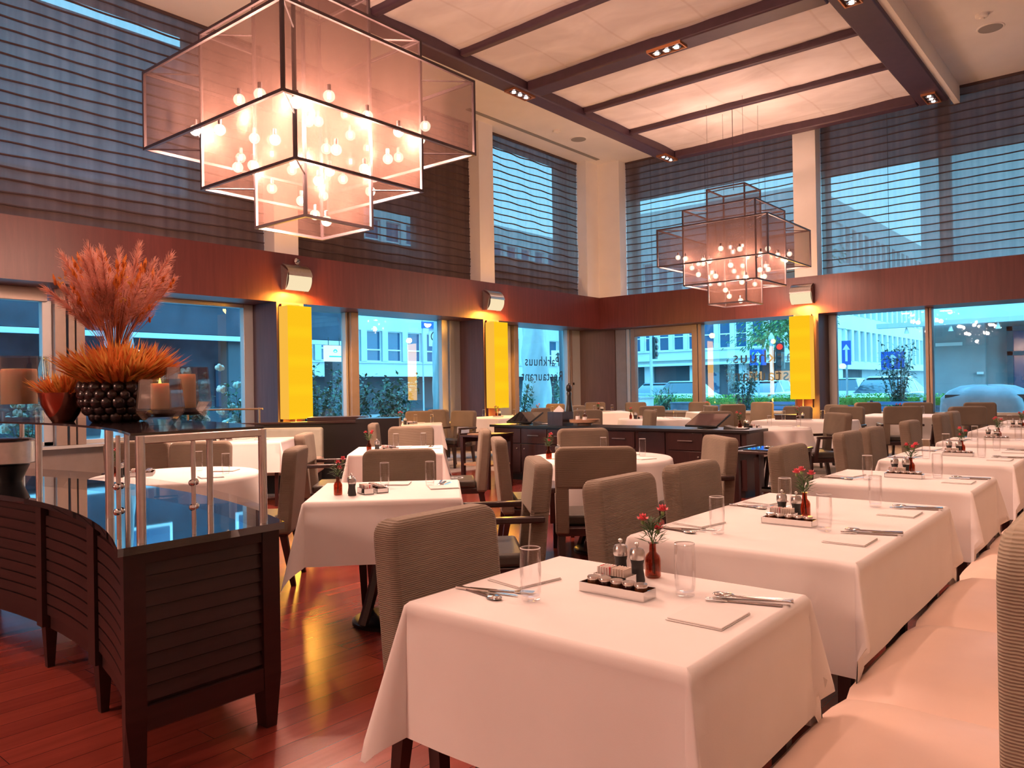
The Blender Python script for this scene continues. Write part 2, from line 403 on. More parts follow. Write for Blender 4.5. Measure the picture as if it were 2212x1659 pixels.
# ------------------------------------------------------------------ roman blinds
M['blind'] = sheer('blind_cloth', (.235, .165, .148), .13, .5, 9., .0)
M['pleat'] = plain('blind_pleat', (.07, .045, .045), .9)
def blind(axis, c, a0, a1, label, wav=0., step=.158):
    t = thing('roman_blind', (0, 0, 0), 0, label, 'blind', 'pleated roman blinds')
    cl = MB(); pl = MB(); na = max(12, int((a1-a0)/.14)); z = ZC - .02; rows = []
    def off(a, zz): return wav*(math.sin(a*9 + zz*5.5)*.5 + .5*math.sin(a*4.2 + zz*3.)) + .006*math.sin(a*3 + zz*11)
    nz = int((ZC - .03 - ZB1)/step); zs = [ZC - .02 - k*step for k in range(nz+1)] + [ZB1 + .012]
    pts = []
    for k, zz in enumerate(zs):
        for dz, dd in ((0, .0), (-step*.35, -.012), (-step*.8, -.004)):
            if zz + dz > ZB1 + .01: pts.append((zz + dz, dd))
    pts.append((ZB1 + .01, 0))
    for zz, dd in pts:
        for i in range(na + 1):
            a = a0 + (a1-a0)*i/na; d = c + dd + off(a, zz)
            cl.v.append((a, d, zz) if axis == 'y' else (d, a, zz))
    for j in range(len(pts)-1):
        for i in range(na):
            q = j*(na+1)+i; cl.f.append((q, q+1, q+na+2, q+na+1)); cl.m.append(0)
    cl.build('cloth', M['blind'], t, ang=80)
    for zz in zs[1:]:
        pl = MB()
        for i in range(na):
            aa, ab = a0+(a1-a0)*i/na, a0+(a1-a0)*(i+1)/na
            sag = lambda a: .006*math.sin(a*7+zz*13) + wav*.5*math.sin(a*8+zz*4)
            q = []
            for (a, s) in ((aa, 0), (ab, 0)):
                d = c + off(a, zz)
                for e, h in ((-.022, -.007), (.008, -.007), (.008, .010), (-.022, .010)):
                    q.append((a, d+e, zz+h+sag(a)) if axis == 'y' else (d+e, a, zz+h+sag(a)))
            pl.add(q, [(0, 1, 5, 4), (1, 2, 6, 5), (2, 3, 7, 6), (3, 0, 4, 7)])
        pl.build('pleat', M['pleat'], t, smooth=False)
    hr = MB(); (hr.box(a0, a1, c-.03, c+.03, ZC-.05, ZC-.002) if axis == 'y' else hr.box(c-.03, c+.03, a0, a1, ZC-.05, ZC-.002)); hr.build('headrail', M['pleat'], t)
    if axis == 'x':
        for q in range(3):
            a = a0 + (a1-a0)*(q+.5)/3; MB().tube([(c-.03, a, ZC-.05), (c-.03, a, ZB1+.02)], .004, 4).build('cord', M['pleat'], t)
    return t
blind('y', YU, -10.9, 7.02, 'widest pleated roman blind on the long window wall beside the big chandelier')
blind('y', YU, 7.49, 11.92, 'pleated roman blind between the two plaster columns of the long window wall', .004)
blind('y', YU, 12.39, 15.87, 'bright wavy pleated roman blind next to the room corner on the long wall', .012)
blind('x', XU, 5.84, 10.12, 'pleated roman blind behind the far hanging chandelier')
blind('x', XU, -2.5, 5.35, 'wide pleated roman blind on the end wall with a dark mullion behind it')

# ------------------------------------------------------------------ ground-floor windows
class WinN: n = 0
def window(bars, panes, axis, name=None):
    WinN.n += 1
    t = thing('window_%d' % WinN.n, kind='structure')
    c = YG if axis == 'y' else XG
    for (a0, a1, z0, z1, d, mk) in bars:
        mb = MB(); (mb.box(a0, a1, c-d, c+.06, z0, z1) if axis == 'y' else mb.box(c-d, c+.06, a0, a1, z0, z1))
        mb.build('window_frame', M[mk], t, bevel=.006)
    for (a0, a1, z0, z1) in panes:
        mb = MB(); (mb.add([(a0, c+.02, z0), (a1, c+.02, z0), (a1, c+.02, z1), (a0, c+.02, z1)], [(0, 1, 2, 3)]) if axis == 'y' else
                    mb.add([(c+.02, a0, z0), (c+.02, a1, z0), (c+.02, a1, z1), (c+.02, a0, z1)], [(0, 1, 2, 3)]))
        mb.build('pane', M['pane'], t)
    return t
ZS = .66
# long wall, first bay: sash, post cluster, big pane
window([(1.2, 3.95, 2.6, 2.78, .12, 'frame'), (3.9, 4.02, ZS, 2.62, .06, 'frame_light'), (4.02, 4.16, ZS, 2.78, .16, 'frame'), (4.19, 4.27, ZS, 2.78, .16, 'frame'), (4.29, 4.40, ZS, 2.78, .16, 'frame'),
        (6.88, 7.05, ZS, 2.78, .06, 'frame_light'), (4.4, 6.9, 2.72, 2.78, .05, 'frame_light'), (1.2, 7.05, ZS, .72, .06, 'frame_light')],
       [(1.2, 3.9, .72, 2.6), (4.4, 6.88, .72, 2.72)], 'y')
window([(7.56, 7.66, ZS, 2.78, .06, 'frame'), (8.93, 8.98, ZS, 2.78, .08, 'frame_light'), (9.0, 9.17, ZS, 2.78, .16, 'frame'), (11.42, 11.6, ZS, 2.78, .08, 'frame_light'), (11.64, 11.78, ZS, 2.78, .1, 'frame_light'), (11.8, 11.99, ZS, 2.78, .06, 'frame_light'), (7.56, 11.99, ZS, .72, .06, 'frame_light')],
       [(7.66, 8.93, .72, 2.78), (9.17, 11.42, .72, 2.78)], 'y')
w3 = window([(12.48, 13.72, ZS, 2.78, .03, 'frame_light'), (13.74, 13.9, ZS, 2.78, .12, 'frame'), (15.9, 16.0, ZS, 2.78, .08, 'frame_light'), (16.03, 16.12, ZS, 2.78, .08, 'frame'), (16.14, 16.5, ZS, 2.78, .05, 'frame_light'), (12.48, 16.5, ZS, .72, .06, 'frame_light')],
       [(13.9, 15.9, .72, 2.78)], 'y')
w4 = window([(10.12, 10.24, ZS, 2.78, .1, 'frame'), (10.27, 10.36, ZS, 2.78, .1, 'frame_light'), (10.4, 10.72, ZS, 2.78, .05, 'frame'), (8.27, 8.36, ZS, 2.78, .14, 'frame'), (8.38, 8.52, ZS, 2.78, .14, 'frame'), (8.52, 10.12, 2.58, 2.78, .1, 'frame'), (5.87, 10.72, ZS, .72, .06, 'frame_light')],
       [(8.52, 10.12, .72, 2.58), (5.87, 8.27, .72, 2.78)], 'x')
window([(5.2, 5.36, ZS, 2.78, .06, 'frame_light'), (3.36, 3.41, ZS, 2.78, .14, 'frame'), (3.42, 3.48, ZS, 2.78, .14, 'frame'), (-2.6, -2.4, ZS, 2.78, .1, 'frame'), (-2.6, 5.36, ZS, .72, .06, 'frame_light')],
       [(3.48, 5.2, .72, 2.78), (-2.4, 3.36, .72, 2.78)], 'x')
struct(MB().box(16.13, 16.16, 11.40, 11.45, 1.38, 1.44).build('window_latch', M['black']))
def lettering(txt, size, loc, rot, parent):
    cu = bpy.data.curves.new('letters', 'FONT'); cu.body = txt; cu.size = size; cu.extrude = .0015; cu.resolution_u = 3
    cu.align_x = 'CENTER'; cu.space_character = 1.12
    tmp = bpy.data.objects.new('tmp', cu); COL.objects.link(tmp)
    me = bpy.data.meshes.new_from_object(tmp.evaluated_get(bpy.context.evaluated_depsgraph_get()))
    bpy.data.objects.remove(tmp)
    me.materials.clear(); me.materials.append(M['letters'])
    o = bpy.data.objects.new('letters', me); COL.objects.link(o); o.location = loc; o.rotation_euler = rot; o.parent = parent
# shop name on the panes, set to be read from the street
lettering('Parkhuus', .34, (15.0, YG + .026, 1.86), (PI/2, 0, PI), w3); lettering('Restaurant', .34, (15.0, YG + .026, 1.50), (PI/2, 0, PI), w3)
lettering('Parkhuus', .40, (XG + .026, 6.75, 1.82), (PI/2, 0, PI/2), w4); lettering('Restaurant', .40, (XG + .026, 6.75, 1.40), (PI/2, 0, PI/2), w4)
# ------------------------------------------------------------------ lamps of the room
WARM = (1.0, .56, .41)
def point(loc, power, r=.06, col=WARM, parent=None):
    l = bpy.data.lights.new('bulb_fill_light', 'POINT'); l.energy = power; l.color = col; l.shadow_soft_size = r
    o = bpy.data.objects.new('bulb_fill_light', l); COL.objects.link(o); o.location = loc
    if parent: o.parent = parent
    return o
def spot(loc, target, power, angle=80, blend=.6, col=WARM, r=.06, parent=None):
    l = bpy.data.lights.new('spot_light', 'SPOT'); l.energy = power; l.color = col; l.spot_size = R(angle); l.spot_blend = blend; l.shadow_soft_size = r
    o = bpy.data.objects.new('spot_light', l); COL.objects.link(o); o.location = loc
    o.rotation_euler = (Vector(target) - Vector(loc)).to_track_quat('-Z', 'Y').to_euler()
    if parent: o.parent = parent
    return o
M['shade'] = sheer('pink_brown_organza', (.070, .043, .036), .50, .6, 60., .0)
M['shade_in'] = sheer('pink_brown_organza_inner', (.098, .058, .048), .58, .6, 60., .0)
M['shade_edge'] = plain('chandelier_frame', (.10, .07, .075), .4, .5)
M['bulb'] = emit('glowing_filament_globe', (1., .80, .70), 9., False)
M['filament'] = emit('filament', (1., .86, .78), 45., False)
M['bulb_glass'] = None
def lit_glass():
    m, nt, _, L = new_mat('lit_bulb_glass'); t = nt.nodes.new('ShaderNodeBsdfTransparent'); e = nt.nodes.new('ShaderNodeEmission')
    e.inputs[0].default_value = (1, .74, .56, 1); e.inputs[1].default_value = 2.6; mx = nt.nodes.new('ShaderNodeMixShader'); mx.inputs[0].default_value = .42
    L.new(t.outputs[0], mx.inputs[1]); L.new(e.outputs[0], mx.inputs[2]); out(nt, mx.outputs[0]); m.cycles.emission_sampling = 'NONE'; return m
M['bulb_glass'] = lit_glass()
BULBS = [  # (dx, dy, z) of each bulb in units of the big tier's half width, height absolute
]
rb = random.Random(3)
def ringpts(r, n):
    for k in range(n):
        u = 8*k/n; q = int(u)//2; f = (u % 2) - 1
        yield [(r*f, -r), (r, r*f), (-r*f, r), (-r, -r*f)][q]
for k, (x, y) in enumerate(ringpts(.86, 18)): BULBS.append((x*rb.uniform(.86, 1.04), y*rb.uniform(.86, 1.04), (3.66, 3.82, 3.73)[k % 3] + rb.uniform(-.04, .04)))
for k, (x, y) in enumerate(ringpts(.52, 12)): BULBS.append((x*rb.uniform(.8, 1.1), y*rb.uniform(.8, 1.1), (3.30, 3.46, 3.38, 3.56)[k % 4]))
for k in range(7): BULBS.append((rb.uniform(-.2, .2), rb.uniform(-.2, .2), 2.95 + .11*k))
for k in range(7): BULBS.append((rb.uniform(-.45, .45), rb.uniform(-.45, .45), 3.70 + .06*k))
def chandelier(cx, cy, rz, label, power):
    H = 1.075
    t = thing('tiered_chandelier', (cx, cy, 2.88), rz, label, 'chandelier', 'square tiered fabric chandeliers')
    Z = 2.88
    for nm, h, z0, z1, mk in (('outer_shade', H, 3.60, 4.30, 'shade'), ('middle_shade', H*2/3, 3.24, 4.68, 'shade_in'), ('core_shade', H*.35, 2.88, 5.08, 'shade_in')):
        z0 -= Z; z1 -= Z
        mb = MB(); th = .004
        for s in (-1, 1):
            mb.add([(s*h, -h, z0), (s*h, h, z0), (s*h, h, z1), (s*h, -h, z1)], [(0, 1, 2, 3)])
            mb.add([(-h, s*h, z0), (h, s*h, z0), (h, s*h, z1), (-h, s*h, z1)], [(0, 1, 2, 3)])
        sh = mb.build(nm, M[mk], t, smooth=False)
        fr = MB(); e = .013
        for z in (z0, z1):
            for s in (-1, 1):
                fr.box(s*h-e, s*h+e, -h-e, h+e, z-e, z+e); fr.box(-h+e, h-e, s*h-e, s*h+e, z-e, z+e)
        for sx in (-1, 1):
            for sy in (-1, 1): fr.box(sx*h-e, sx*h+e, sy*h-e, sy*h+e, z0+e, z1-e)
        if nm != 'core_shade':                                   # struts joining the tier to the next inner one
            hi = H*2/3 if nm == 'outer_shade' else H*.35
            for z in (z0, z1):
                for sx in (-1, 1):
                    for sy in (-1, 1): fr.tube([(sx*h, sy*h, z), (sx*hi, sy*hi, z)], .008, 4)
        fr.build('shade_frame', M['shade_edge'], sh, smooth=False)
    MB().tube([(0, 0, 5.08-Z), (0, 0, 6.74-Z)], .006, 5).build('suspension_rod', M['shade_edge'], t)
    for sx, sy in ((-1, -1), (1, -1), (1, 1), (-1, 1)): MB().tube([(sx*.36, sy*.36, 5.08-Z), (sx*.36, sy*.36, 6.74-Z)], .003, 4).build('suspension_wire', M['shade_edge'], t)
    return t
bulb0 = None
bg = MB(); bg.ball((0, 0, 0), .05, 14, 10)
bulb_glass_me = None
def add_bulbs(t):
    global bulb_glass_me
    for (x, y, z) in BULBS:
        if bulb_glass_me is None:
            o = bg.build('bulb', M['bulb_glass'], t)
            f = MB()
            for k in range(4):
                a = PI*k/2 + .4; f.tube([(.012*math.cos(a), .012*math.sin(a), -.022), (.012*math.cos(a), .012*math.sin(a), .026)], .0045, 5)
            f.ball((0, 0, .002), .016, 8, 6)
            fo = f.build('filament', M['filament'], o); c = MB(); c.lathe([(.014, .04), (.017, .05), (.017, .095), (.008, .1)], 10); co_ = c.build('socket', M['shade_edge'], o)
            bulb_glass_me = o
        else:
            o = bulb_glass_me.copy(); COL.objects.link(o); o.parent = t
            for ch in bulb_glass_me.children:
                d = ch.copy(); COL.objects.link(d); d.parent = o
        o.location = (x, y, z - 2.88)
c1 = chandelier(4.395, 6.06, R(1.0), 'huge square tiered fabric chandelier hanging above the buffet side of the room', 1); add_bulbs(c1)
c2 = chandelier(14.185, 6.19, 0, 'smaller looking tiered fabric chandelier over the tables at the end wall', 1); add_bulbs(c2)
c3 = chandelier(-5.4, 6.06, 0, 'added unseen tiered fabric chandelier lighting the room from behind the viewer', 1); add_bulbs(c3)  # added out of view as fill for surfaces facing the camera
for t in (c1, c2, c3):
    for (x, y, z, p) in [(-.6, -.6, 3.72, 1), (.6, -.6, 3.72, 1), (-.6, .6, 3.72, 1), (.6, .6, 3.72, 1), (-.62, 0, 3.74, 1), (.62, 0, 3.74, 1), (0, -.62, 3.74, 1), (0, .62, 3.74, 1),
                         (-.36, -.36, 3.4, 1), (.36, -.36, 3.4, 1), (-.36, .36, 3.4, 1), (.36, .36, 3.4, 1), (0, 0, 3.05, 1.1), (0, 0, 3.9, .5)]:
        p *= 1.9 if t is c3 else (.52 if t is c2 else 1.3)
        point((x, y, z - 2.88), 90*p, .07, WARM, t)

# ------------------------------------------------------------------ yellow wall lanterns, sconces above them
def lantern_mat():
    m, nt, _, L = new_mat('glowing_yellow_silk'); e = nt.nodes.new('ShaderNodeEmission')
    v = nt.nodes.new('ShaderNodeTexCoord'); sp = nt.nodes.new('ShaderNodeSeparateXYZ'); L.new(v.outputs['Object'], sp.inputs[0])
    w = N(nt, 'ShaderNodeMath', operation='MULTIPLY'); w.inputs[1].default_value = 2*PI/.46; L.new(sp.outputs[2], w.inputs[0])
    c = N(nt, 'ShaderNodeMath', operation='COSINE'); L.new(w.outputs[0], c.inputs[0])
    col = ramp(nt, c.outputs[0], [(0., (1., .555, .012)), (1., (1., .61, .013))])
    L.new(col, e.inputs[0]); e.inputs[1].default_value = .84
    out(nt, e.outputs[0]); return m
M['lantern'] = lantern_mat()
M['lantern_side'] = emit('glowing_yellow_silk_side', (1., .52, .06), .80)
M['sconce_white'] = emit('lit_opal_glass', (1., .80, .50), .80)
def lantern(axis, a0, a1, z0, z1, d, label):
    """box of silk on a pillar; a0..a1 along the wall, d its depth"""
    loc = ((a0+a1)/2, YW, z0) if axis == 'y' else (XW, (a0+a1)/2, z0)
    t = thing('wall_lantern', loc, 0 if axis == 'y' else -PI/2, label, 'lamp', 'tall yellow wall lanterns')
    h = (a1-a0)/2; H = z1-z0
    MB().box(-h, h, -d, -d+.012, 0, H).build('front_shade', M['lantern'], t, smooth=False)
    for s in (-1, 1):
        MB().box(s*h-.006*(s+1), s*h+.006*(1-s), -d+.012, -.05, 0, H).build('side_shade', M['lantern_side'], t, smooth=False)
    b = MB(); b.box(-h+.05, h-.05, -.05, -.002, -.18, H+.05); b.build('back_plate', M['mahogany'], t)
    f = MB(); f.box(-.012, .012, -d*.5, -d*.5+.02, -.2, .02); f.build('stem', M['frame'], t)
    return t
lantern('y', 7.06, 7.50, .90, 2.70, .30, 'tall glowing yellow lantern on the pillar behind the curved sofa')
lantern('y', 12.0, 12.42, .92, 2.71, .30, 'tall glowing yellow lantern on the pillar between the two street windows near the corner')
lantern('x', 5.44, 5.86, 1.0, 2.73, .30, 'tall glowing yellow lantern on the pillar of the end wall')
for t_, (x, y) in (('y', (7.3, 10.38)), ('y', (12.22, 10.38)), ('x', (16.02, 5.62))):
    for z in (.74, 2.82):
        point((x, y, z), 48 if z > 2 else 22, .08, (1., .42, .04))  # added unseen lights below and above each lantern, widening its glow
    al = bpy.data.lights.new('added_lantern_glow', 'AREA'); al.shape = 'RECTANGLE'; al.size = .40; al.size_y = 1.72; al.energy = 26; al.color = (1., .50, .07)  # added unseen light before the shade, for glow on floor and panes
    ao = bpy.data.objects.new('added_lantern_glow', al); COL.objects.link(ao); ao.location = (x-.02, YW-.306, 1.8) if t_ == 'y' else (XW-.306, 5.65, 1.86)
    ao.rotation_euler = (-PI/2, 0, 0) if t_ == 'y' else (-PI/2, 0, -PI/2)
def sconce(axis, a, z, label):
    t = thing('wall_sconce', (a, YW, z) if axis == 'y' else (XW, a, z), 0 if axis == 'y' else -PI/2, label, 'lamp', 'steel and opal wall sconces')
    def shell(a0, a1, n, r, x0, x1, th):
        mb = MB(); P = [(-r*math.cos(a0+(a1-a0)*k/n), r*math.sin(a0+(a1-a0)*k/n)) for k in range(n+1)]
        vs = []
        for y, zz in P:
            s = (r-th)/r; vs += [(x0, y, zz), (x1, y, zz), (x1, y*s, zz*s), (x0, y*s, zz*s)]
        fs = []
        for k in range(n): fs += [(4*k+q, 4*k+(q+1) % 4, 4*k+4+(q+1) % 4, 4*k+4+q) for q in range(4)]
        fs += [(0, 1, 2, 3), (4*n+3, 4*n+2, 4*n+1, 4*n)]
        return mb.add(vs, fs)
    shell(R(8), R(78), 8, .24, -.22, .22, .012).build('steel_cover', M['steel'], t)
    g = shell(R(-58), R(8), 8, .225, -.215, .215, .008); g.build('opal_glass', M['sconce_white'], t)
    for s in (-1, 1):
        e = MB(); e.prism([(-.235, s*.22-.004), (-.002, s*.22-.004), (-.002, s*.22+.004), (-.235, s*.22+.004)], -.12, .16) if 0 else e.hexa([(s*.215-.004, -.12, -.185), (s*.215+.004, -.12, -.185), (s*.215+.004, -.002, -.185), (s*.215-.004, -.002, -.185)], [(s*.215-.004, -.20, .10), (s*.215+.004, -.20, .10), (s*.215+.004, -.002, .22), (s*.215-.004, -.002, .22)])
        e.build('end_plate', M['steel'], t)
    spot((0, -.26, -.12), (0, .12, -1), 420, 150, .7, (1., .38, .05), .05, t)
    return t
sconce('y', 7.36, 3.16, 'curved steel wall sconce above the lantern behind the sofa')
sconce('y', 12.2, 3.16, 'curved steel wall sconce above the lantern by the corner windows')
sconce('x', 5.65, 3.18, 'curved steel wall sconce above the end wall lantern')
MB_ = MB(); MB_.ball((0, 0, 0), .045, 12, 8)
t = thing('alarm_button', (7.42, YW-.03, 3.46), 0, 'small round silver alarm disc above the sconce by the sofa', 'alarm')
MB().lathe([(.05, 0), (.055, .02), (.03, .05)], 16).build('disc', M['chrome'], t).rotation_euler = (PI/2, 0, 0)
MB().box(-.05, .05, -.052, -.046, -.006, .006).build('slot', M['black'], t).rotation_euler = (0, R(-35), 0)

# ------------------------------------------------------------------ triple spotlights let into the ceiling beams
M['lens'] = emit('spot_lens', (1., .88, .80), 14., False)
M['glow_lip'] = plain('painted_glow_lip', (.75, .32, .14), .35, .8)  # orange lamp glow on the lip put into its colour
sp_n = 0
def spotlight(x, y, rz, label, tg, power=260, angle=95):
    t = thing('ceiling_spotlight', (x, y, 6.55), rz, label, 'spotlight', 'triple spotlights in the ceiling beams')
    h = MB(); h.box(-.27, .27, -.12, -.10, -.035, .01); h.box(-.27, .27, .10, .12, -.035, .01); h.box(-.29, -.27, -.12, .12, -.035, .01); h.box(.27, .29, -.12, .12, -.035, .01)
    h.build('housing', M['glow_lip'], t)
    for k in (-1, 0, 1):
        c = MB(); c.lathe([(.03, -.005), (.066, -.02), (.07, -.035)], 14, (k*.17, 0, 0), False); o = c.build('lamp', M['chrome'], t)
        g = MB(); g.ball((k*.17, 0, -.022), .034, 10, 6, (1, 1, .5)); g.build('lens', M['lens'], o)
    l = spot((0, 0, -.06), (tg[0]-x, tg[1]-y, -6.2), power, angle, .7, WARM, .09, t)
    l.rotation_euler = (Matrix.Rotation(-rz, 3, 'Z') @ (Vector((tg[0], tg[1], .4)) - Vector((x, y, 6.5)))).to_track_quat('-Z', 'Y').to_euler()
    return t
P0 = 185
spotlight(10.6, 8.55, 0, 'triple spotlight in the long beam at the middle cross beam', (11.4, 8.6), P0)
spotlight(15.86, 8.5, 0, 'triple spotlight at the beam corner next to the room corner', (14.6, 8.4), P0)
spotlight(10.72, 5.72, PI/2, 'triple spotlight in the middle of the cross beam', (9.0, 4.6), P0)
spotlight(15.86, 3.08, 0, 'triple spotlight at the beam corner over the end wall tables', (14.4, 3.2), P0)
spotlight(5.2, 8.55, 0, 'triple spotlight in the long beam hidden by the big chandelier', (6.2, 8.4), P0)
spotlight(10.9, 3.1, 0, 'triple spotlight in the wide beam above the bench row', (10.6, 2.4), P0)
spotlight(5.3, 5.9, PI/2, 'triple spotlight above the big chandelier', (5.0, 4.2), P0)
spotlight(5.4, 3.1, 0, 'triple spotlight in the wide beam over the middle bench tables', (5.0, 2.2), P0)
spotlight(.1, 3.1, 0, 'triple spotlight in the wide beam over the buffet end', (1.6, 1.9), P0)
spotlight(.1, 5.7, PI/2, 'triple spotlight in the cross beam over the buffet', (1.0, 3.55), P0*2.6, 36)
# unseen downlights added in the plaster border to brighten bench and room
def downlight(x, y, power, tg, label):
    t = thing('added_downlight', (x, y, ZC), 0, label, 'downlight', 'added unseen downlights over the bench')
    MB().lathe([(.09, -.012), (.10, -.001)], 18).build('ring', M['steel'], t); MB().lathe([(.07, -.016), (.08, -.004)], 18).build('lens', M['lens'], t)
    l = spot((0, 0, -.05), (tg[0]-x, tg[1]-y, -6.5), power, 75, .8, WARM, .08, t)
for x, lb in ((.9, 'at the start of the bench'), (2.7, 'above the second bench pair'), (4.6, 'above the third bench table'), (6.5, 'above the fourth bench pair'), (8.4, 'above the fifth bench table'), (10.4, 'above the sixth bench pair'), (12.6, 'above the last bench table')):
    downlight(x, .25, 180, (x+.3, .62), 'added unseen downlight ' + lb)
# ------------------------------------------------------------------ chairs
def rake(mb, z0, k):
    mb.v = [(x - max(0, z - z0)*k, y, z) for x, y, z in mb.v]; return mb
def chair_back(w, z0, z1, th):
    """upholstered panel with softly rounded top corners"""
    mb = MB(); r = .055; out_ = [(-w/2, z0), (w/2, z0)]
    for k in range(6):
        a = PI/2*k/5; out_.append((w/2 - r + r*math.cos(a), z1 - r + r*math.sin(a)))
    for k in range(6):
        a = PI/2 + PI/2*k/5; out_.append((-w/2 + r + r*math.cos(a), z1 - r + r*math.sin(a)))
    n = len(out_)
    vs = [(-th/2, y, z) for y, z in out_] + [(th/2, y, z) for y, z in out_]
    mb.add(vs, [tuple(range(n)), tuple(range(2*n-1, n-1, -1))] + [(i, (i+1) % n, n + (i+1) % n, n + i) for i in range(n)])
    return rake(mb, .4, .10)
def make_chair(arm):
    t = thing('dining_armchair' if arm else 'dining_chair', (0, 0, 0), 0, None, 'chair')
    w = .54 if arm else .49
    if arm:
        chair_back(w, .665, .945, .10).build('backrest', M['ribbed'], t, bevel=.02, seg=3)
        for s in (-1, 1):
            mb = MB(); mb.box(-.045, .045, s*(w/2-.09), s*(w/2), .36, .70); rake(mb, .4, .10).build('side_post', M['ribbed'], t, bevel=.012)
    else:
        chair_back(w, .36, .945, .10).build('backrest', M['ribbed'], t, bevel=.022, seg=3)
    mb = MB(); mb.box(.055, .47, -w/2+.01, w/2-.01, .40, .475); mb.build('seat', M['leather_d'], t, bevel=.022, seg=3)
    mb = MB(); mb.box(-.03, .46, -w/2+.015, w/2-.015, .345, .40); mb.build('seat_frame', M['dark_wood'], t, bevel=.006)
    for s in (-1, 1):
        MB().taper((.42, s*(w/2-.05), 0), (.435, s*(w/2-.04), .345), .016, .024).build('leg', M['dark_wood'], t)
        MB().taper((-.06, s*(w/2-.045), 0), (0, s*(w/2-.04), .345), .016, .024).build('leg', M['dark_wood'], t)
        if arm:
            mb = MB(); y = s*(w/2+.012)
            mb.box(-.05, .37, y-.022, y+.022, .638, .672); mb.build('armrest', M['dark_wood'], t, bevel=.008)
            MB().taper((.40, y, .36), (.35, y, .638), .02, .016).build('arm_post', M['dark_wood'], t)
    return t
CH = {0: make_chair(False), 1: make_chair(True)}
A_, NA, B_, NB = PI/4, PI*1.25, -PI/4, PI*.75      # away, toward the viewer, to one side, to the other side of the diagonal layout
